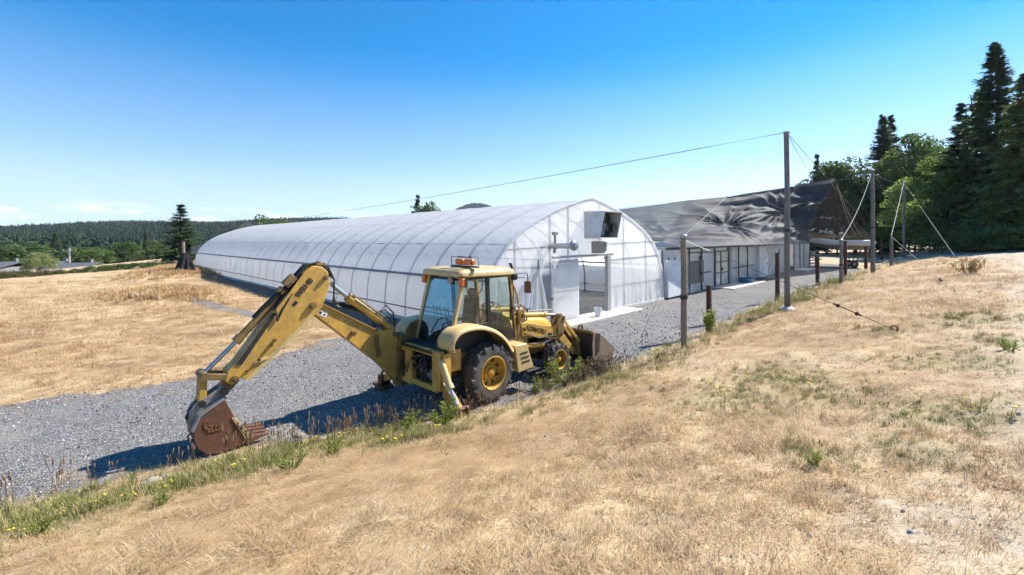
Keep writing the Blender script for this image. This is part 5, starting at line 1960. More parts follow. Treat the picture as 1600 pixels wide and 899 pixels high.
# roof: crowned slab with rounded corners
m = MB()
rings = []
for (ins, z) in ((.05, 2.595), (.0, 2.62), (.0, 2.685), (.03, 2.73), (.12, 2.765), (.35, 2.785)):
    ring = []
    x0, x1, y0, y1 = -.60 + ins, 1.02 - ins * .8, Y0 - .10 + ins, Y1 + .10 - ins
    rr = .12 * (1 - ins)
    for (cx_, cy_, a0) in ((x1 - rr, y1 - rr, 0), (x0 + rr, y1 - rr, 90), (x0 + rr, y0 + rr, 180), (x1 - rr, y0 + rr, 270)):
        for k in range(5):
            a = R(a0 + 22.5 * k)
            ring.append((cx_ + rr * math.cos(a), cy_ + rr * math.sin(a), z - .05 * max(0, (cx_ - .2))))
    rings.append(ring)
n = len(rings[0])
m.add([p for r in rings for p in r], [(j * n + i, j * n + (i + 1) % n, (j + 1) * n + (i + 1) % n, (j + 1) * n + i) for j in range(len(rings) - 1) for i in range(n)]
      + [tuple(range((len(rings) - 1) * n, len(rings) * n)), tuple(reversed(range(n)))])
roof = P(m, 'cab_roof', M_CREAM, smooth=40)
# beacon with cage on a bar across the roof
bx_, by_ = -.16, -.30
P(MB().box((bx_, by_ - .02, 2.80), (.10, .86, .035)), 'beacon_bar', M_BLACK, roof, bevel=.008)
P(MB().box((bx_, by_ - .18, 2.895), (.13, .26, .125)).box((bx_, by_ + .13, 2.895), (.13, .22, .13)), 'beacon', M_ORANGE, roof, bevel=.035)
m = MB()
for xx in (-.10, .10):
    m.pipe([(bx_ + xx, by_ - .36, 2.81), (bx_ + xx, by_ - .36, 3.0), (bx_ + xx, by_ + .30, 3.0), (bx_ + xx, by_ + .30, 2.81)], .009, 6)
for yy in (-.36, -.03, .30):
    m.tube((bx_ - .10, by_ + yy, 3.0), (bx_ + .10, by_ + yy, 3.0), .008, n=6)
P(m, 'beacon_guard', M_BLACK, roof)
for s, yy in ((-1, Y0 - .06), (1, Y1 + .08)):
    P(MB().box((-.50, yy, 2.50), (.12, .12, .17)), 'turn_lamp', M_ORANGE, bevel=.02)
    P(MB().box((-.44, yy, 2.50), (.05, .14, .20)).box((-.42, yy - s * .08, 2.5), (.05, .2, .04)), 'lamp_bracket', M_BLACK)
    P(MB().box((.98, yy, 2.52), (.12, .16, .14)), 'work_lamp', M_BLACK, bevel=.02)
P(MB().lathe([(.07, 0), (.08, .03), (.06, .10), (0, .12)], (-.53, -.28, 2.52), (1, 0, 0), 14), 'work_lamp', M_GREYST)
# interior
seat = P(MB().box((.02, 0, 1.40), (.50, .50, .14)).box((-.02, 0, 1.22), (.36, .36, .28)), 'seat', M_SEAT, bevel=.05)
P(MB().box((.26, 0, 1.78), (.12, .46, .66), (0, R(8), 0)), 'backrest', M_SEAT, seat, bevel=.05)
P(MB().box((.32, 0, 2.18), (.09, .26, .18), (0, R(8), 0)), 'headrest', M_SEAT, seat, bevel=.04)
P(MB().lathe([(.185, -.015), (.205, 0), (.185, .015), (.170, 0)], (.74, -.02, 1.82), (-.45, 0, 1), 28, True).tube((.95, -.02, 1.35), (.74, -.02, 1.82), .03, n=10).box((.74, -.02, 1.815), (.32, .035, .012)).box((.74, -.02, 1.815), (.03, .34, .012)), 'steering_wheel', M_BLACK)
P(MB().box((-.46, .02, 1.42), (.18, .60, .42)).box((.96, .0, 1.42), (.16, .5, .5)), 'console', M_SEAT, bevel=.03)
m = MB()
for yy in (-.2, -.1, .08, .2, .3):
    m.tube((-.47, yy, 1.6), (-.52, yy * 1.05, 1.90), .010, n=6).lathe([(.0, -.03), (.026, 0), (.0, .03)], (-.525, yy * 1.05, 1.92), (0, 0, 1), 10)
P(m, 'control_lever', M_BLACK)
P(MB().box((.0, .42, 1.55), (.8, .16, .10)).box((.0, -.44, 1.5), (.6, .10, .08)), 'side_console', M_SEAT, bevel=.02)
P(MB().pipe([(-.3, -.5, 2.50), (-.2, -.48, 2.22), (.0, -.47, 2.12), (.18, -.48, 2.28), (.2, -.5, 2.5)], .012, 6), 'cab_cable', M_BLACK)
# grab rail, mirror, exhaust
P(MB().pipe([(.94, Y0 - .07, 2.36), (1.02, Y0 - .08, 2.22), (1.12, Y0 - .08, 1.85), (1.18, Y0 - .07, 1.45)], .022, 8), 'grab_rail', M_YEL)
mr = P(MB().pipe([(.92, Y0 - .02, 2.56), (1.0, Y0 - .16, 2.60), (1.26, Y0 - .20, 2.60), (1.30, Y0 - .20, 2.52), (1.30, Y0 - .20, 2.36)], .012, 6)
       .pipe([(.95, Y0 - .02, 2.47), (1.02, Y0 - .15, 2.50), (1.22, Y0 - .19, 2.50)], .010, 6), 'mirror_arm', M_BLACK)
P(MB().box((1.30, Y0 - .20, 2.27), (.05, .17, .27), (0, 0, R(20))), 'mirror', M_BROWNL, mr, bevel=.02)
ex = P(MB().tube((1.22, -.36, 1.45), (1.22, -.36, 2.30), .055, n=14).tube((1.22, -.36, 2.28), (1.22, -.36, 2.66), .035, n=12).pipe([(1.22, -.36, 2.62), (1.22, -.36, 2.72), (1.17, -.36, 2.80)], .035, 10), 'exhaust_stack', M_GREASE)

# ---- hood and nose
m = MB()
rings = []
for x, top, hw, zb in ((1.12, 1.60, .44, .98), (1.5, 1.585, .44, .98), (2.1, 1.50, .42, .95), (2.55, 1.38, .38, .92), (2.72, 1.26, .34, .92)):
    ring = [(x, -hw, zb)]
    for k in range(9):
        a = math.pi * (1 - k / 8)
        ring.append((x, math.cos(a) * hw * (1 if k in (0, 8) else .98), top - .26 + .26 * math.sin(a) ** .7))
    ring.append((x, hw, zb))
    rings.append(ring)
n = len(rings[0])
m.add([p for r in rings for p in r], [(j * n + i, (j + 1) * n + i, (j + 1) * n + i + 1, j * n + i + 1) for j in range(len(rings) - 1) for i in range(n - 1)] + [tuple(range(n)), tuple(reversed(range((len(rings) - 1) * n, len(rings) * n)))])
hood_ = P(m, 'hood', M_HOOD, smooth=50)
gr_ = MB()
for k in range(7):
    gr_.box((2.735, 0, .97 + k * .035), (.03, .5, .012))
P(gr_, 'grille', M_GREASE, hood_)
P(MB().box((1.9, -.445, 1.10), (.75, .02, .20)), 'side_vent', M_GREASE, hood_, bevel=.006)
P(MB().box((2.75, 0, .72), (.16, .8, .34)), 'front_weight', M_DKY, bevel=.03)

# ---- steps and side tanks
for s in (-1, 1):
    P(MB().prism([(.68, 1.06), (1.08, 1.05), (1.14, .86), (1.30, .47), (.80, .45)], s * .62, s * .98), 'step_tank', M_CREAM, bevel=.02)
    P(MB().box((1.20, s * .90, .44), (.40, .34, .04)), 'step_plate', M_GREASE, bevel=.008)
    m = MB()
    for k in range(3):
        m.box((.97 + k * .03, s * .985, .86 - k * .10), (.24, .012, .03))
    P(m, 'step_tread', M_GREASE)

# ---- loader
for s in (-1, 1):
    y = s * .60
    P(MB().prism([(1.16, 1.74), (1.34, 1.74), (1.46, 1.02), (1.40, .72), (1.12, .72), (1.10, 1.2)], y - .05, y + .05), 'loader_tower', M_DKY, bevel=.012)
    P(MB().prism([(1.22, 1.42), (1.34, 1.44), (2.50, 1.17), (2.72, 1.02), (3.22, .52), (3.30, .40), (3.20, .34), (3.08, .44), (2.58, .84), (2.40, .88), (1.26, 1.14)], y - .065, y + .065), 'loader_arm', M_YEL, bevel=.014)
    P(MB().prism([(2.46, 1.50), (2.62, 1.50), (2.76, 1.38), (2.72, .96), (2.62, .90), (2.50, 1.0)], y - .11, y - .075).prism([(2.46, 1.50), (2.62, 1.50), (2.76, 1.38), (2.72, .96), (2.62, .90), (2.50, 1.0)], y + .075, y + .11), 'bellcrank', M_DKY, bevel=.01)
    c1 = P(MB().tube((1.30, y, 1.60), (2.10, y, 1.515), .062, n=16).tube((2.06, y, 1.52), (2.12, y, 1.512), .075, n=16), 'tilt_cylinder', M_YEL)
    P(MB().tube((2.10, y, 1.515), (2.55, y, 1.455), .034, n=12), 'tilt_rod', M_GREYST, c1)
    P(MB().tube((1.15, y - s * .01, 1.69), (2.45, y - s * .01, 1.60), .018, n=8), 'tilt_pipe', M_GREYST, c1)
    for q in (-.09, .09):
        P(MB().bar((2.70, y + q, 1.36), (3.40, y + q, .66), .03, .08), 'tilt_link', M_YEL, bevel=.006)
    c2 = P(MB().tube((1.30, y - s * .02, .88), (2.0, y - s * .02, .80), .065, n=16).tube((1.97, y - s * .02, .803), (2.04, y - s * .02, .796), .078, n=16), 'lift_cylinder', M_YEL)
    P(MB().tube((2.0, y - s * .02, .80), (2.52, y - s * .02, .90), .034, n=12), 'lift_rod', M_CHROME, c2)
    for (px, pz) in ((1.25, 1.62), (1.30, 1.29), (2.55, 1.45), (2.66, 1.0), (3.22, .42), (2.73, 1.37), (1.30, .88)):
        P(MB().tube((px, y - .13, pz), (px, y + .13, pz), .045, n=14).tube((px, y - .145, pz), (px, y + .145, pz), .025, n=8), 'pivot_pin', M_DKY)
    m = MB()
    m.pipe([(1.2, y, 1.72), (1.3, y - s * .03, 1.84), (1.5, y, 1.72), (1.46, y, 1.45)], .018, 6).pipe([(1.3, y + s * .07, 1.2), (1.8, y + s * .08, 1.0), (2.3, y + s * .08, .98), (2.5, y + s * .08, .93)], .016, 6)
    m.pipe([(1.55, y - s * .08, 1.63), (1.62, y - s * .06, 1.72), (1.75, y - s * .05, 1.62)], .014, 6)
    P(m, 'loader_hose', M_RUBBER)
P(MB().tube((2.66, -.6, 1.0), (2.66, .6, 1.0), .07, n=14), 'cross_tube', M_YEL)
# bucket
LW = 1.06
prof = [(3.50, .92), (3.42, .62), (3.46, .28), (3.62, .08), (3.80, .02), (4.18, .14), (4.56, .28)]
m = MB()
n = len(prof)
th = .03
inner = [(3.53, .90), (3.455, .62), (3.49, .30), (3.64, .115), (3.80, .055), (4.17, .172), (4.55, .30)]
vs = []
for y in (-LW, LW):
    vs += [(x, y, z) for x, z in prof] + [(x, y, z) for x, z in inner]
fs = []
b = 2 * n
for i in range(n - 1):
    fs += [(i + 1, i, b + i, b + i + 1), (n + i, n + i + 1, b + n + i + 1, b + n + i)]
fs += [(0, n, b + n, b), (n - 1, b + n - 1, b + 2 * n - 1, 2 * n - 1)]
m.add(vs, fs)
lb = P(m, 'loader_bucket', M_GREASE, smooth=40)
for y in (-LW, LW):
    P(MB().prism([(3.50, .93), (3.44, .62), (3.47, .28), (3.62, .075), (3.80, .015), (4.18, .13), (4.57, .275), (4.50, .36), (3.86, .80), (3.66, .92)], y - .02, y + .02), 'side_plate', worn('worn_side_plate', (.26, .19, .13), (.11, .085, .065), .5, .5, 4, .3), lb, bevel=.005)
    P(MB().prism([(3.60, .88), (3.78, .86), (3.74, .40), (3.58, .30)], y - .032, y + .032), 'side_wear_bar', M_GREASE, lb, bevel=.004)
P(MB().hexa([(4.38, -LW - .04, .20), (4.70, -LW - .04, .305), (4.70, LW + .04, .305), (4.38, LW + .04, .20), (4.38, -LW - .04, .235), (4.68, -LW - .04, .33), (4.68, LW + .04, .33), (4.38, LW + .04, .235)]), 'cutting_edge', M_GREYST, lb)
for yy in (-.72, .0, .74):
    P(MB().pipe([(3.50, yy, .88), (3.50, yy, 1.02), (3.44, yy, 1.10), (3.36, yy, 1.08), (3.34, yy, 1.0)], .032, 8).box((3.5, yy, .93), (.12, .12, .08)), 'lifting_hook', M_DKY, lb)
P(MB().box((3.38, -.6, .5), (.14, .2, .4)).box((3.38, .6, .5), (.14, .2, .4)).tube((3.46, -LW, .93), (3.46, LW, .93), .045, n=10), 'bucket_bracket', M_DKY, lb)

# ---- decals
def decal(body, pA, pB, y, name, hgt, mat=M_INK, sh=0.0, ex=.003):
    a, b = Vector((pA[0], 0, pA[1])), Vector((pB[0], 0, pB[1]))
    X = (b - a).normalized()
    Zv = Vector((0, -1, 0))
    Yv = Zv.cross(X)
    o = text_mesh(name, body, hgt, mat, bh, Matrix.Identity(4), ex, sh)
    w = max(v.co.x for v in o.data.vertices)
    k = (b - a).length / w
    o.matrix_local = Matrix(((X.x * k, Yv.x, Zv.x, a.x), (X.y * k, Yv.y, Zv.y, y), (X.z * k, Yv.z, Zv.z, a.z), (0, 0, 0, 1)))
    return o


pA, pB = mi(822, 515.5, -.665), mi(851.5, 522.0, -.665)
decal('KOMATSU', pA, pB, -.669, 'maker_lettering', .155)
pA, pB = mi(855, 521, -.665), mi(864, 523, -.665)
P(MB().box(((pA[0] + pB[0]) / 2, -.667, (pA[1] + pB[1]) / 2), (.16, .006, .05), (0, R(12), 0)), 'arm_decal', M_INK)

# ---- rear frame
xb = -1.13
m = MB()
m.box((xb, -.70, .86), (.10, .27, .74)).box((xb, -.20, 1.17), (.09, 1.26, .11)).box((xb, .26, .76), (.12, .26, .70)).box((xb, -.20, .49), (.09, 1.0, .11)).box((xb, .72, 1.10), (.09, .66, .10)).box((xb, .72, .46), (.09, .66, .10)).box((xb, 1.0, .78), (.09, .10, .7))
P(m, 'slide_frame', M_YEL, bevel=.012)
P(MB().box((-.98, .05, .82), (.10, 1.5, .68)), 'frame_backplate', M_GREASE)
m = MB()
g_ = random.Random(4)
for k in range(13):
    y0_ = g_.uniform(-.5, .1); y1_ = g_.uniform(-.5, .7)
    z0_, z1_ = g_.uniform(.6, 1.05), g_.uniform(.6, 1.05)
    m.pipe([(-1.04, y0_, z0_), (-1.16, (y0_ * 2 + y1_) / 3, z0_ + .1), (-1.20, (y0_ + y1_ * 2) / 3, z1_ - .05), (-1.06, y1_, z1_)], .018, 6)
P(m, 'hydraulic_hose', M_RUBBER)
P(MB().box((-1.06, -.10, .80), (.10, .26, .16)).box((-1.06, -.36, .70), (.08, .16, .2)).box((-1.07, .0, 1.0), (.06, .36, .05)), 'valve_block', M_GREYST, bevel=.02)
P(MB().prism([(-1.18, 1.22), (-.72, 1.24), (-.72, 1.12), (-1.18, 1.14)], -.62, .62), 'rear_deck', M_GREASE, bevel=.02)
P(MB().box((-.74, -.66, .98), (.3, .14, .42)).box((-.74, .66, .98), (.3, .14, .42)), 'frame_upright', M_YEL, bevel=.01)

# ---- stabilisers
for s in (-1, 1):
    ox = -1.06
    yo = s * .86
    st_ = P(MB().prism([(ox - .09, 1.20), (ox + .09, 1.20), (ox + .09, .40), (ox - .09, .40)], min(yo, yo + s * .04), max(yo, yo + s * .04)), 'stabiliser_mount', M_YEL, bevel=.01)
    leg = MB()
    leg.hexa([(ox - .10, yo + s * .02, .40), (ox + .02, yo + s * .02, .40), (ox + .02, s * 1.46, .13), (ox - .10, s * 1.46, .13), (ox - .10, yo, .70), (ox + .02, yo, .70), (ox + .02, s * 1.44, .24), (ox - .10, s * 1.44, .24)])
    P(leg, 'stabiliser_leg', M_YEL, st_, bevel=.01)
    P(MB().tube((ox - .14, yo + s * .03, 1.10), (ox - .14, s * 1.16, .66), .065, n=16).tube((ox - .14, s * 1.13, .70), (ox - .14, s * 1.19, .63), .08, n=16), 'stabiliser_cylinder', M_CREAM, st_)
    P(MB().tube((ox - .14, s * 1.16, .66), (ox - .14, s * 1.37, .36), .036, n=12), 'stabiliser_rod', M_CHROME, st_)
    P(MB().box((ox - .06, s * 1.44, .10), (.34, .36, .07), (s * .2, 0, 0)).box((ox - .14, s * 1.40, .24), (.06, .16, .24)).box((ox + .04, s * 1.40, .22), (.05, .16, .22)).tube((ox - .2, s * 1.40, .30), (ox + .1, s * 1.40, .30), .04, n=10), 'stabiliser_pad', M_RUSTB, st_, bevel=.012)

# ---- kingpost
YA, YB = .62, .88
YC = (YA + YB) / 2
P(MB().prism([(-1.02, 1.34), (-1.20, 1.34), (-1.26, 1.1), (-1.24, .40), (-1.14, .26), (-.98, .30)], YC - .20, YC + .20).tube((-1.12, YC, .28), (-1.12, YC, 1.36), .13, n=16), 'swing_post', M_DKY, bevel=.012)
# ---- boom
boom = P(MB().prism([(-3.06, 2.14), (-3.00, 2.25), (-2.84, 2.21), (-2.25, 1.85), (-1.70, 1.53), (-1.38, 1.46), (-1.24, 1.18), (-1.04, .34), (-1.12, .30), (-1.76, .95), (-2.96, 2.02)], YA + .04, YB - .04), 'boom', M_YEL, bevel=.012)
P(MB().prism([(-1.71, 1.52), (-1.34, 1.50), (-1.17, 1.20), (-.98, .27), (-1.11, .235), (-1.72, .93)], YA, YA + .035).prism([(-1.71, 1.52), (-1.34, 1.50), (-1.17, 1.20), (-.98, .27), (-1.11, .235), (-1.72, .93)], YB - .035, YB), 'boom_base_plate', M_YEL, boom, bevel=.008)
m = MB()
m.bar((-2.94, YC, 2.045), (-1.76, YC, .955), YB - YA - .02, .022).bar((-2.84, YC, 2.222), (-1.70, YC, 1.538), YB - YA - .02, .018)
P(m, 'boom_flange', M_YEL, boom)
P(MB().bar((-1.72, YA - .012, 1.44), (-1.66, YA - .012, .98), .02, .09), 'boom_gusset', M_DKY, boom)
a_, b_ = mi(497, 488, YA), mi(514, 494, YA)
P(MB().box(((a_[0] + b_[0]) / 2, YA + .037, (a_[1] + b_[1]) / 2), (.17, .006, .085), (0, R(31), 0)), 'warning_label', M_WHITE, boom)
P(MB().box(((a_[0] + b_[0]) / 2 + .03, YA + .033, (a_[1] + b_[1]) / 2 - .018), (.035, .004, .035), (0, R(31), 0)).box(((a_[0] + b_[0]) / 2 - .045, YA + .033, (a_[1] + b_[1]) / 2 + .028), (.05, .004, .05), (0, R(31), 0)), 'label_print', M_INK, boom)
# ---- dipper
DP = [(-2.95, 2.91), (-2.80, 2.88), (-2.69, 2.78), (-2.66, 2.54), (-2.80, 2.14), (-2.97, 1.97), (-4.03, 1.05), (-4.14, 1.12), (-4.26, 1.02), (-4.36, 1.10), (-4.33, 1.27), (-4.22, 1.36), (-3.66, 2.12), (-3.35, 2.52), (-3.10, 2.82)]
dip = P(MB().prism(DP, YA - .02, YB + .02), 'dipper', M_YEL, bevel=.014)
P(MB().prism([(-2.98, 1.96), (-4.02, 1.04), (-4.07, 1.085), (-3.00, 2.03)], YA - .034, YA - .018), 'dipper_edge_strip', M_CREAM, dip)
P(MB().prism([(-3.95, 1.30), (-3.72, 1.36), (-3.76, 1.40), (-3.93, 1.345)], YA - .05, YA - .018), 'dipper_stop', M_CREAM, dip, bevel=.005)
P(MB().prism([(-4.20, 1.36), (-3.64, 2.14), (-3.60, 2.10), (-4.13, 1.33)], YA - .036, YA - .018), 'dipper_top_strip', M_GREASE, dip)
for px, pz, r_, nm in ((-2.74, 2.68, .045, 'p'), (-2.98, 2.18, .062, 'p'), (-4.23, 1.13, .05, 'p'), (-1.30, 1.40, .05, 'p'), (-3.62, 1.66, .028, 'p'), (-3.68, 1.58, .024, 'p'), (-2.20, 1.55, .045, 'p'), (-1.10, .32, .05, 'p'), (-4.05, 1.22, .02, 'p'), (-3.86, 1.37, .02, 'p')):
    P(MB().tube((px, YA - .065, pz), (px, YB + .065, pz), r_, n=16).tube((px, YA - .085, pz), (px, YB + .085, pz), r_ * .55, n=8), 'pivot_pin', M_DKY)
pA, pB = mi(467.0, 466.0, YA - .02), mi(490.0, 438.5, YA - .02)
decal('WB140', pA, pB, YA - .024, 'model_lettering', .15)
pA = mi(461, 474.5, YA - .02)
P(MB().box((pA[0], YA - .023, pA[1]), (.09, .006, .06), (0, R(-48), 0)), 'dipper_decal', M_INK, dip)
# ---- cylinders of the arm
cyl = P(MB().tube((-1.30, YC - .03, 1.48), (-2.22, YC - .03, 2.22), .072, n=18).tube((-2.17, YC - .03, 2.18), (-2.27, YC - .03, 2.26), .09, n=18), 'crowd_cylinder', M_YEL)
P(MB().tube((-2.22, YC - .03, 2.22), (-2.70, YC - .03, 2.64), .042, n=14), 'crowd_rod', M_CHROME, cyl)
P(MB().pipe([(-2.25, YC - .1, 2.30), (-2.1, YC - .11, 2.24), (-1.7, YC - .10, 1.92), (-1.4, YC - .1, 1.70)], .016, 6).box((-2.2, YC - .08, 2.27), (.1, .06, .06)), 'cylinder_pipe', M_DKY, cyl)
cyl2 = P(MB().tube((-3.28, YC, 2.62), (-4.15, YC, 1.72), .062, n=18).tube((-4.10, YC, 1.77), (-4.18, YC, 1.69), .078, n=18).tube((-3.28, YC - .08, 2.62), (-3.28, YC + .08, 2.62), .06, n=12), 'bucket_cylinder', M_DKY)
P(MB().tube((-4.15, YC, 1.72), (-4.64, YC, 1.25), .036, n=14), 'bucket_rod', M_CHROME, cyl2)
P(MB().bar((-3.2, YA + .06, 2.62), (-3.02, YA + .06, 2.82), .08, .06).bar((-3.2, YB - .06, 2.62), (-3.02, YB - .06, 2.82), .08, .06), 'cylinder_lug', M_YEL, dip)
# hoses along the dipper and over the elbow
m = MB()
for k in range(5):
    o_ = k * .045
    m.pipe([(-1.5 - o_, YA + .05 + o_, 1.56), (-1.75, YA + .08 + o_, 1.82 + .04 * k), (-2.1, YA + .1 + o_, 1.98 + .03 * k), (-2.5, YA + .06 + o_, 2.10 + .02 * k), (-2.58 + .02 * k, YA + .0 + o_, 2.30), (-2.56 + .02 * k, YA + .02 + o_, 2.62), (-2.66, YA + .04 + o_, 2.86 - .03 * k), (-2.84, YA + .06 + o_, 2.97 - .02 * k), (-3.05, YA + .06 + o_, 2.92), (-3.3, YA + .04 + o_, 2.66)], .017, 7)
for k in range(3):
    m.pipe([(-3.15, YA + .02 + .05 * k, 2.76), (-3.4, YA - .03 + .05 * k, 2.46 + .04 * k), (-3.62, YA - .04 + .05 * k, 2.2), (-3.58, YA - .05 + .05 * k, 1.98), (-3.50, YA - .03 + .05 * k, 2.16), (-3.3, YA + .0 + .05 * k, 2.48)], .017, 7)
    m.pipe([(-3.34, YA + .0 + .06 * k, 2.62), (-3.58, YA + .0 + .06 * k, 2.42), (-3.78, YA + .03 + .06 * k, 2.22), (-3.92, YA + .05 + .06 * k, 2.06)], .019, 7)
m.pipe([(-1.42, YA + .05, 1.62), (-1.35, YA + .0, 1.78), (-1.5, YA + .02, 1.92), (-1.72, YA + .06, 1.86)], .014, 6)
m.pipe([(-1.6, YC, 1.85), (-1.42, YC, 2.0), (-1.25, YC, 1.82), (-1.22, YC, 1.5)], .016, 6)
P(m, 'arm_hose', M_RUBBER)
P(MB().box((-3.36, YA + .04, 2.66), (.22, .10, .14), (0, R(-45), 0)).box((-2.80, YC, 2.93), (.18, .20, .06)).box((-3.50, YA + .05, 2.50), (.10, .08, .12), (0, R(-45), 0)), 'hose_clamp', M_DKY, bevel=.01)
# ---- bucket linkage
for yy in (YA + .0, YB - .0):
    P(MB().bar((-4.66, yy, 1.25), (-4.22, yy, 1.15), .035, .10), 'guide_link', M_DKY, bevel=.012)
P(MB().tube((-4.64, YA - .06, 1.25), (-4.64, YB + .06, 1.25), .062, n=16), 'pivot_pin', M_DKY)
P(MB().bar((-4.64, YC - .07, 1.26), (-4.66, YC - .07, .82), .07, .11).bar((-4.64, YC + .07, 1.26), (-4.66, YC + .07, .82), .07, .11), 'bucket_link', M_YEL, bevel=.015)
P(MB().prism([(-4.20, 1.22), (-4.14, 1.06), (-4.30, .90), (-4.46, .86), (-4.44, .98), (-4.30, 1.20)], YA + .03, YB - .03), 'dipper_tip', M_DKY, dip, bevel=.015)
# ---- digging bucket
BA, BB = .50, 1.06
sp = [(-4.38, .84), (-4.10, .17), (-3.98, .10), (-4.30, .055), (-4.52, .045), (-4.64, .09), (-4.72, .18), (-4.78, .32), (-4.78, .45), (-4.70, .65)]
bkt = P(MB().prism(sp, BA, BA + .03).prism(sp, BB - .03, BB), 'digging_bucket', M_RUSTB, bevel=.006)
shell = [(-3.96, .095), (-4.30, .045), (-4.52, .035), (-4.645, .08), (-4.73, .175), (-4.79, .32), (-4.79, .455), (-4.71, .66), (-4.39, .85)]
ins_ = [(x + .03, z + .025) for x, z in shell]
n = len(shell)
m = MB()
vs = []
for y in (BA - .012, BB + .012):
    vs += [(x, y, z) for x, z in shell] + [(x, y, z) for x, z in ins_]
fs = []
b = 2 * n
for i in range(n - 1):
    fs += [(i, i + 1, b + i + 1, b + i), (n + i + 1, n + i, b + n + i, b + n + i + 1), (i + 1, i, n + i, n + i + 1), (b + i, b + i + 1, b + n + i + 1, b + n + i)]
fs += [(0, b, b + n, n), (n - 1, 2 * n - 1, b + 2 * n - 1, b + n - 1)]
m.add(vs, fs)
P(m, 'bucket_shell', M_RUSTB, bkt, smooth=40)
ear = [(-4.40, 1.04), (-4.33, 1.00), (-4.31, .90), (-4.385, .845), (-4.70, .665), (-4.79, .46), (-4.82, .45), (-4.84, .60), (-4.83, .72), (-4.77, .82)]
for yy in (YA + .02, YB - .05):
    P(MB().prism(ear, yy, yy + .03), 'bucket_ear', M_GREYST, bkt, bevel=.006)
P(MB().prism([(-4.385, .845), (-4.70, .665), (-4.79, .46), (-4.82, .46), (-4.735, .685), (-4.40, .875)], BA - .01, BB + .01), 'bucket_crown_plate', M_GREYST, bkt, bevel=.004)
P(MB().prism([(-4.60, .92), (-4.40, 1.02), (-4.42, .90), (-4.70, .72), (-4.86, .58), (-4.87, .66)], YA + .09, YB - .09), 'coupler_block', M_GREASE, bkt, bevel=.02)
P(MB().tube((-4.37, YA - .07, .95), (-4.37, YB + .07, .95), .055, n=16).tube((-4.67, YA - .05, .83), (-4.67, YB + .05, .83), .05, n=14), 'pivot_pin', M_GREASE)
P(MB().pipe([(-4.79, BA + .05, .44), (-4.86, BA + .05, .42), (-4.86, BA + .05, .34), (-4.79, BA + .05, .32)], .014, 6), 'lifting_loop', M_GREASE, bkt)
P(MB().hexa([(-4.02, BA - .02, .065), (-3.88, BA - .02, .085), (-3.88, BB + .02, .085), (-4.02, BB + .02, .065), (-4.03, BA - .02, .115), (-3.90, BA - .02, .11), (-3.90, BB + .02, .11), (-4.03, BB + .02, .115)]), 'bucket_lip', M_RUSTB, bkt)
for k in range(4):
    yy = BA + .03 + k * (BB - BA - .06) / 3
    P(MB().hexa([(-4.02, yy - .05, .07), (-3.72, yy - .03, .10), (-3.72, yy + .03, .10), (-4.02, yy + .05, .07), (-4.02, yy - .05, .16), (-3.73, yy - .03, .125), (-3.73, yy + .03, .125), (-4.02, yy + .05, .16)]), 'tooth', M_RUSTB, bkt, bevel=.008)
# welded wear grid and weld bead lettering on the cheek
m = MB()
g0, g1, g2, g3 = Vector((-4.30, 0, .52)), Vector((-4.22, 0, .525)), Vector((-4.055, 0, .20)), Vector((-4.10, 0, .145))
g0, g1 = Vector((-4.29, 0, .535)), Vector((-4.225, 0, .50))
for a, b in ((g0, g3), (g1, g2), (g0.lerp(g1, .5), g3.lerp(g2, .5))):
    m.tube((a.x, BA - .008, a.z), (b.x, BA - .008, b.z), .007, n=6)
for k in range(7):
    a, b = g0.lerp(g3, k / 6), g1.lerp(g2, k / 6)
    m.tube((a.x, BA - .008, a.z), (b.x, BA - .008, b.z), .006, n=6)
P(m, 'wear_grid', M_CREAM, bkt)
def z8(x, y): return 280 + x / 5.994, 560 + y / 5.994
pA, pB = mi(*z8(262, 695), BA), mi(*z8(412, 662), BA)
decal('ELLIS', pA, pB, BA - .006, 'weld_lettering', .135, M_WELD, .1, .006)
pA, pB = mi(*z8(232, 672), BA), mi(*z8(285, 655), BA)
decal('C', pA, pB, BA - .006, 'weld_lettering', .20, M_WELD, .05, .006)

# ================================================================== GRASS, WEEDS, STONES
def straw_material(name, green=False):
    t = NT(name)
    oi = t.n('ShaderNodeObjectInfo')
    if green:
        c = t.ramp(oi.outputs['Random'], [(0.0, (.11, .13, .032)), (.35, (.20, .21, .055)), (.65, (.31, .28, .10)), (1.0, (.44, .34, .17))])
    else:
        base = dry_colour(t, t.pos())
        c2 = t.ramp(oi.outputs['Random'], [(0.0, (.30, .17, .07)), (.3, (.48, .315, .155)), (.6, (.62, .45, .25)), (.9, (.73, .57, .36)), (1.0, (.78, .67, .50))])
        c = t.mix(.5, base, c2)
    pr = t.bsdf(c, .6, 0, None, .3)
    tl = t.n('ShaderNodeBsdfTranslucent')
    t.l(c, tl.inputs['Color'])
    return t.done(t.mixs(.3, pr, tl.outputs[0]))


M_STRAW = straw_material('straw_blades')
M_GBLADE = straw_material('green_blades', True)
M_FLOWER = plain('yellow_petals', (.75, .52, .02), .6)
M_STALK = plain('dry_seed_stalk', (.23, .15, .085), .8)
M_WEED = foliage('weed_leaves', (.14, .19, .03), (.30, .34, .07), .45, 9)


def blade(m, p, az, tilt, L, w, curl):
    d = Vector((math.cos(az) * math.sin(tilt), math.sin(az) * math.sin(tilt), math.cos(tilt)))
    sd = Vector((-math.sin(az), math.cos(az), 0)) * w
    t2 = min(1.62, tilt + curl)
    d2 = Vector((math.cos(az) * math.sin(t2), math.sin(az) * math.sin(t2), math.cos(t2)))
    a = p + d * L * .5
    b = a + d2 * L * .5
    m.add([p - sd, p + sd, a + sd * .8, a - sd * .8, b], [(0, 1, 2, 3), (3, 2, 4)])


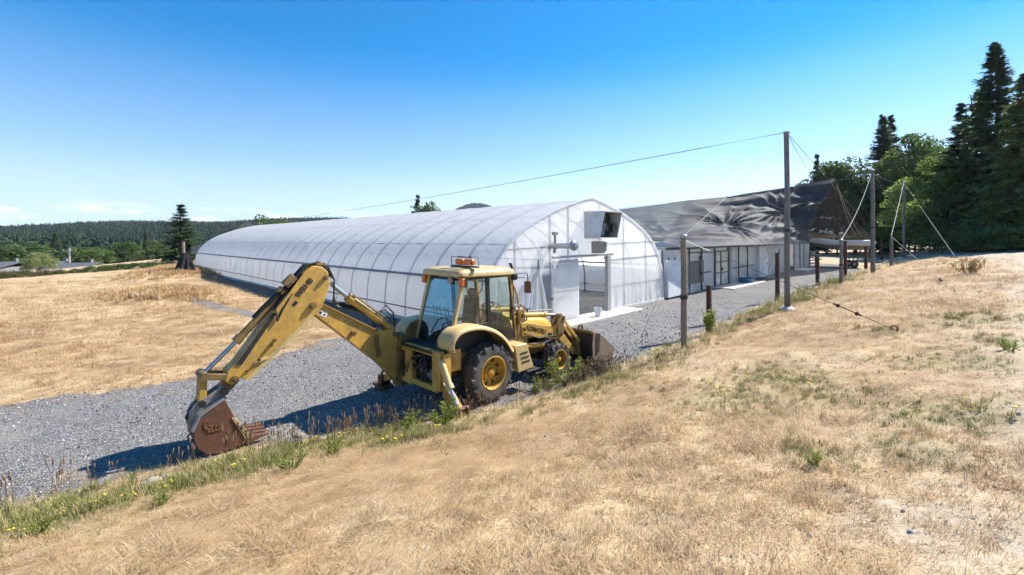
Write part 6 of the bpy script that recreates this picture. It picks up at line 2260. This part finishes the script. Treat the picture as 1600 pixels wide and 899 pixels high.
def tuft(seed, n, L0, L1, rad, tilt0, tilt1, w, mat, bias=None, curl=.5):
    g = random.Random(seed)
    m = MB()
    for _ in range(n):
        a, r = g.uniform(0, 6.28), rad * math.sqrt(g.random())
        az = g.uniform(0, 6.28) if bias is None else g.gauss(0, bias) + (math.pi if g.random() < .25 else 0)
        blade(m, Vector((r * math.cos(a), r * math.sin(a), g.uniform(-.01, .012))), az, g.uniform(tilt0, tilt1), g.uniform(L0, L1), w * g.uniform(.6, 1.3), g.uniform(.1, curl))
    return m.mesh('tuft', mat, 0)


DRY = [tuft(1, 34, .035, .085, .085, .3, 1.25, .0019, M_STRAW), tuft(2, 34, .03, .075, .09, .5, 1.4, .0018, M_STRAW), tuft(3, 30, .05, .12, .08, .4, 1.3, .0019, M_STRAW),
       tuft(4, 26, .10, .24, .11, 1.30, 1.52, .0017, M_STRAW, .35, .12), tuft(5, 24, .08, .20, .12, 1.25, 1.50, .0016, M_STRAW, .5, .12), tuft(6, 34, .02, .05, .10, .3, 1.3, .0020, M_STRAW)]
GRN = [tuft(11, 34, .05, .13, .07, .1, .9, .0030, M_GBLADE), tuft(12, 30, .07, .18, .06, .1, .8, .0030, M_GBLADE), tuft(13, 40, .03, .07, .09, .3, 1.2, .0035, M_GBLADE)]


def flower_mesh(seed):
    g = random.Random(seed)
    m = MB()
    for _ in range(14):
        a, r = g.uniform(0, 6.28), .05 * g.random()
        blade(m, Vector((r * math.cos(a), r * math.sin(a), 0)), g.uniform(0, 6.28), g.uniform(.3, 1.2), g.uniform(.05, .11), .004, .5)
    m.cur = 1
    for _ in range(3):
        x, y, z = g.uniform(-.07, .07), g.uniform(-.07, .07), g.uniform(.07, .16)
        m.tube((x * .3, y * .3, 0), (x, y, z), .0022, n=4, caps=False)
        m.cur = 2
        m.lathe([(.004, -.008), (.017, .0), (.015, .006), (0, .009)], (x, y, z), (.2 * g.uniform(-1, 1), .2, 1), 9)
        m.cur = 1
    return m.mesh('flower', [M_GBLADE, M_GBLADE, M_FLOWER], 0)


def stalk_mesh(seed):
    g = random.Random(seed)
    m = MB()
    for _ in range(4):
        x, y, h = g.uniform(-.06, .06), g.uniform(-.06, .06), g.uniform(.16, .36)
        tx, ty = x + g.uniform(-.05, .05), y + g.uniform(-.05, .05)
        m.tube((x, y, 0), (tx, ty, h), .0026, .0015, n=4, caps=False)
        m.lathe([(.002, 0), (.009, .02), (.009, .05), (.002, .075)], (tx, ty, h - .01), (tx - x, ty - y, h), 6)
    return m.mesh('stalk', M_STALK, 0)


def stone_mesh(seed):
    g = random.Random(seed)
    bm = bmesh.new()
    bmesh.ops.create_icosphere(bm, subdivisions=1, radius=1)
    sx, sy, sz_ = g.uniform(.8, 1.2), g.uniform(.7, 1.1), g.uniform(.5, .8)
    for v in bm.verts:
        v.co = Vector((v.co.x * sx, v.co.y * sy, v.co.z * sz_)) * g.uniform(.78, 1.15)
    me = bpy.data.meshes.new('stone')
    bm.to_mesh(me); bm.free()
    me.materials.append(M_STONE)
    return me


t = NT('gravel_stone')
oi = t.n('ShaderNodeObjectInfo')
c = t.ramp(oi.outputs['Random'], [(0, (.09, .09, .092)), (.4, (.21, .21, .212)), (.8, (.34, .335, .33)), (1, (.55, .53, .50))])
M_STONE = t.done(t.bsdf(c, .85, 0, t.bump(t.noise(t.coords(), 6, 4), .3, .1), .25))


def annuli(g, edges, dens, half):
    P_ = []
    for (r0, r1), D in zip(zip(edges[:-1], edges[1:]), dens):
        n = int(D * half * (r1 * r1 - r0 * r0))
        r = np.sqrt(r0 * r0 + g.random(n) * (r1 * r1 - r0 * r0))
        a = (g.random(n) * 2 - 1) * half
        P_.append(np.stack([r * np.sin(a), r * np.cos(a)], -1))
    return np.concatenate(P_)


g = np.random.default_rng(77)
P2 = annuli(g, [1.2, 3, 5, 7, 10, 14, 20, 28, 40, 56], [420, 340, 240, 150, 85, 46, 22, 9, 4], R(62))
x, y = P2[:, 0], P2[:, 1]
s = bank_s(x, y); yd = yard_d(x, y); ld = lane_d(x, y); pdist = path_d(x, y)
gm_, bm_k = green_mask(x, y), bare_mask(x, y)
r_ = np.hypot(x, y)
keep = (yd > .05 - 1.1 * g.random(len(x)) ** 5) & (pdist > 0) & (ld > .1 - 1.6 * g.random(len(x)) ** 2)
clump = fbm(x * 1.7, y * 1.7, 91)
keep &= g.random(len(x)) > bm_k * .72
keep &= g.random(len(x)) < (.45 + 1.1 * clump)
lx = (x - GC.x) * GX.x + (y - GC.y) * GX.y
keep &= (lx < -1.6) | (s > 0)
x, y, s, gm_, r_, bm_k, clump = (q[keep] for q in (x, y, s, gm_, r_, bm_k, clump))
n = len(x)
z = terrain(x, y) - .004
isg = g.random(n) < np.clip(gm_ * 1.5, 0, .88)
lie = fbm(x * .55 + 4, y * .55, 95)
pf = np.clip((lie - .40) * 3.0, .08, .8)
kd = np.where(g.random(n) < pf, 3 + g.integers(0, 2, n), g.choice([0, 1, 2, 5], n))
rz = np.where((kd == 3) | (kd == 4), R(33) + g.normal(0, .22, n) + (fbm(x * .3, y * .3, 97) - .5) * 1.4, g.random(n) * 6.28)
grow = np.clip(r_ / 9.0, 1.0, 3.2)
sc = (.62 + .5 * g.random(n)) * grow * (.75 + .6 * clump)
tilt = g.normal(0, .08, (n, 2))
m_ = ~isg
scatter('dry_grass', np.stack([x, y, z], -1)[m_], np.stack([tilt[:, 0], tilt[:, 1], rz], -1)[m_], sc[m_], kd[m_], DRY, 'parched straw coloured grass over the bank and the left field', 'grass')
m_ = isg
scatter('green_grass', np.stack([x, y, z], -1)[m_], np.stack([tilt[:, 0], tilt[:, 1], rz], -1)[m_], sc[m_] * (.8 + .5 * g.random(m_.sum())) * np.where(s[m_] > 2.0, .55, 1.0), g.integers(0, 3, m_.sum()), GRN, 'green grass tufts along the foot of the bank and in patches', 'grass')

# wild flowers, seed stalks
Pf = annuli(g, [2, 6, 10, 16, 24], [60, 40, 16, 5], R(58))
x, y = Pf[:, 0], Pf[:, 1]
gmk = green_mask(x, y); s = bank_s(x, y)
keep = (yard_d(x, y) > .1) & (g.random(len(x)) < np.clip(gmk - .2, 0, 1) * .22) & (s < 9)
x, y = x[keep], y[keep]
n = len(x)
scatter('wild_flowers', np.stack([x, y, terrain(x, y)], -1), np.stack([np.zeros(n), np.zeros(n), g.random(n) * 6.28], -1), .5 + .5 * g.random(n), g.integers(0, 3, n), [flower_mesh(k) for k in range(3)], 'small yellow wild flowers among the green grass', 'flowers')
Pf = annuli(g, [4, 8, 12, 20], [60, 45, 14], R(58))
x, y = Pf[:, 0], Pf[:, 1]
s = bank_s(x, y)
k_ = np.exp(-((s - .2) / .35) ** 2) * (.15 + .85 * np.exp(-((x + 2.2) / 1.5) ** 2) + .7 * np.exp(-((x - 2.2) / 1.2) ** 2))
keep = g.random(len(x)) < k_ * .9
x, y = x[keep], y[keep]
n = len(x)
scatter('seed_stalks', np.stack([x, y, terrain(x, y)], -1), np.stack([g.normal(0, .1, n), g.normal(0, .1, n), g.random(n) * 6.28], -1), .7 + .6 * g.random(n), g.integers(0, 3, n), [stalk_mesh(k) for k in range(3)], 'dry brown seed stalks at the gravel edge beside the backhoe', 'weeds')

# rank orange grass on the low mounds of the left field
M_RANK = NT('rank_orange_grass'); _c = M_RANK.ramp(M_RANK.n('ShaderNodeObjectInfo').outputs['Random'], [(0, (.42, .26, .12)), (.6, (.55, .37, .19)), (1, (.64, .48, .28))]); M_RANK = M_RANK.done(M_RANK.bsdf(_c, .7, 0, None, .2))
RANK = [tuft(21 + k, 60, .16, .38, .26, .1, .8, .008, M_RANK) for k in range(3)]
Q = []
for cx_, cy_, rx_, n_ in ((-30.5, 40.5, 3.6, 260), (-33.5, 43.0, 3.4, 240), (-36, 47, 3.5, 160), (-21.5, 26.8, 2.6, 240), (-19.0, 25.0, 2.2, 170), (-23, 28.5, 1.8, 90)):
    Q.append(np.array([cx_, cy_]) + g.normal(0, .45, (n_, 2)) * rx_)
Q = np.concatenate(Q)
n = len(Q)
scatter('rank_grass', np.stack([Q[:, 0], Q[:, 1], terrain(Q[:, 0], Q[:, 1])], -1), np.stack([np.zeros(n), np.zeros(n), g.random(n) * 6.28], -1), .6 + .7 * g.random(n), g.integers(0, 3, n), RANK, 'tall orange dry grass on low mounds in the left field', 'grass')

# loose stones on the gravel
Pf = annuli(g, [5, 8, 11, 15, 20, 27], [260, 190, 90, 36, 14], R(60))
x, y = Pf[:, 0], Pf[:, 1]
yd = yard_d(x, y)
keep = (yd < .12 + 1.3 * g.random(len(x)) ** 4) & (g.random(len(x)) < .35 + fbm(x * 1.3, y * 1.3, 99))
x, y = x[keep], y[keep]
n = len(x)
r_ = np.hypot(x, y)
sc = (.007 + .013 * g.random(n) ** 2.2) * np.clip(r_ / 9, 1, 1.9)
scatter('loose_gravel', np.stack([x, y, terrain(x, y) + sc * .2], -1), g.random((n, 3)) * 6.28, sc, g.integers(0, 4, n), [stone_mesh(k) for k in range(4)], 'loose grey stones strewn over the yard', 'gravel')
Pf = annuli(g, [3, 6, 10, 16], [26, 16, 6], R(60))
x, y = Pf[:, 0], Pf[:, 1]
keep = (yard_d(x, y) > 0) & (g.random(len(x)) < .15 + .8 * bare_mask(x, y))
x, y = x[keep], y[keep]
n = len(x)
sc = .006 + .022 * g.random(n) ** 3
scatter('bank_stones', np.stack([x, y, terrain(x, y) + sc * .15], -1), g.random((n, 3)) * 6.28, sc, g.integers(0, 4, n), [stone_mesh(10 + k) for k in range(4)], 'small stones and clods lying on bare ground of the bank', 'gravel')

# single weeds that can be told apart
def weed_crown(seed, n, h, rad, leaf, mat):
    g = np.random.default_rng(seed)
    st = 14
    a = g.random(st) * 6.28
    base = np.stack([np.cos(a), np.sin(a), np.zeros(st)], -1) * (.25 * rad * g.random((st, 1)))
    top = np.stack([np.cos(a), np.sin(a), np.zeros(st)], -1) * (rad * (.3 + .7 * g.random((st, 1)))) + np.stack([np.zeros(st), np.zeros(st), h * (.55 + .45 * g.random(st))], -1)
    k = g.integers(0, st, n)
    q = g.random(n)[:, None] ** .7
    C = base[k] * (1 - q) + top[k] * q + g.normal(0, leaf * .7, (n, 3))
    d = unit(g.normal(0, 1, (n, 3)) + unit(top[k]) * .6)
    w = unit(np.cross(d, g.normal(0, 1, (n, 3))))
    L = leaf * (.5 + .8 * g.random((n, 1)))
    C[:, 2] = np.maximum(C[:, 2], .01)
    stems = MB()
    for i_ in range(st):
        stems.tube(base[i_], top[i_], .006, .003, n=5, caps=False)
    return quads_mesh('leaves', C, d * L, w * L * .38, mat), stems.mesh('stems', M_GBLADE, 0)


WD = [weed_crown(1, 760, .42, .24, .026, M_WEED), weed_crown(2, 700, .36, .27, .022, M_WEED), weed_crown(3, 520, .40, .26, .024, M_STALK)]
for u, vb, vt, kd, lab in ((695, 668, 624, 0, 'bright green feathery weed below the near stabiliser of the backhoe'),
                           (640, 668, 642, 1, 'low green weed left of the feathery weed'),
                           (838, 612, 590, 0, 'tall green weed right of the rear wheel'),
                           (880, 598, 556, 1, 'yellow green weed before the front wheel'),
                           (858, 606, 588, 1, 'green weed between rear and front wheels'),
                           (915, 592, 554, 2, 'brown dry dock plant before the loader bucket'),
                           (936, 586, 556, 2, 'brown dry weed at the near corner of the loader bucket'),
                           (900, 596, 578, 1, 'low green weed under the loader arm'),
                           (962, 580, 566, 1, 'green weed past the loader bucket lip'),
                           (520, 712, 682, 0, 'bright green weed clump right of the digging bucket'),
                           (455, 735, 706, 1, 'green weed just below the digging bucket teeth'),
                           (1272, 726, 702, 0, 'lone green clump in the middle of the right hand slope'),
                           (1576, 548, 526, 1, 'dark green clump at the right edge of the slope'),
                           (250, 790, 764, 1, 'green weed on the bank left below the digging bucket'),
                           (60, 838, 808, 0, 'green weed in the lower left corner of the bank')):
    p = hit(u, vb)
    h = max(.1, (vb - vt) / F_PX * p.y)
    lv, stm = WD[kd]
    o = empty('weed', p - Vector((0, 0, .02)), random.uniform(0, 6.28))
    k_ = h / (.42, .36, .40)[kd]
    o.scale = (k_ * 1.15, k_ * 1.15, k_)
    tag(o, lab, 'weed', 'weeds along the bank')
    link_mesh('leaves', lv, None, o)
    link_mesh('stems', stm, None, o)
p = hit(1108, 524)
lv, stm = weed_crown(5, 900, .9, .26, .05, M_WEED)
o = empty('sapling', p, 0); o.scale = (.9, .9, (524 - 484) / F_PX * p.y / .9)
tag(o, 'small bright leafy sapling right of the nearest timber post', 'sapling')
link_mesh('leaves', lv, None, o); link_mesh('stems', stm, None, o)
p = hit(1512, 428)
lv, stm = weed_crown(9, 700, .5, .55, .05, M_STRAW)
o = empty('dry_bush', p, 0); o.scale = (1.2, 1.2, 1.1 * (428 - 404) / F_PX * p.y / .5)
tag(o, 'pale dry tussock beside the lane at right', 'tussock')
link_mesh('leaves', lv, None, o); link_mesh('stems', stm, None, o)


def rock(u, v, r, mat, label, seed, name='rock'):
    g = random.Random(seed)
    bm = bmesh.new()
    bmesh.ops.create_icosphere(bm, subdivisions=3, radius=r)
    for v_ in bm.verts:
        q = v_.co.normalized()
        v_.co = Vector((v_.co.x * 1.2, v_.co.y, v_.co.z * .65)) * (.75 + .5 * float(fbm(np.array([q.x * 1.8 + seed]), np.array([q.y * 1.8 + q.z * 2]), seed)[0]))
    me = bpy.data.meshes.new(name)
    bm.to_mesh(me); bm.free()
    o = link_mesh(name, me, mat, None, hit(u, v) + Vector((0, 0, r * .2)))
    tag(o, label, 'rock', 'stray rocks on the bank')


M_ROCK = worn('pale_rock', (.42, .37, .31), (.25, .21, .17), .9, .5, 8, bump=.6, streak=False)
rock(468, 682, .075, M_POST, 'dark clod at the foot of the bank right of the digging bucket', 1)
rock(238, 758, .10, M_ROCK, 'largest pale rock among the stones on the bank at lower left', 2)
rock(258, 748, .06, M_ROCK, 'pale rock right of the largest one at lower left', 3)
rock(222, 766, .05, M_ROCK, 'small pale rock left of the largest one at lower left', 4)
rock(663, 859, .028, M_WHITE, 'small white stone in the straw near the bottom centre', 5)
rock(1418, 526, .05, M_POST, 'dark clod just past the iron eye of the guy cable', 6)

# ================================================================== AIR
hz = MB().box((0, 1700, 125), (7600, 4200, 310)).build('haze', None, None, smooth=0)
hz.data.materials.clear()
hm = bpy.data.materials.new('haze_air')
hm.use_nodes = True
hm.node_tree.nodes.clear()
ho = hm.node_tree.nodes.new('ShaderNodeOutputMaterial')
hv_ = hm.node_tree.nodes.new('ShaderNodeVolumePrincipled')
hv_.inputs['Color'].default_value = (.80, .90, 1.0, 1)
hv_.inputs['Density'].default_value = 0.00009
hv_.inputs['Anisotropy'].default_value = 0.2
hm.node_tree.links.new(hv_.outputs[0], ho.inputs['Volume'])
hz.data.materials.append(hm)
tag(hz, 'thin bluish air softening the distant hills', 'haze', kind='stuff')
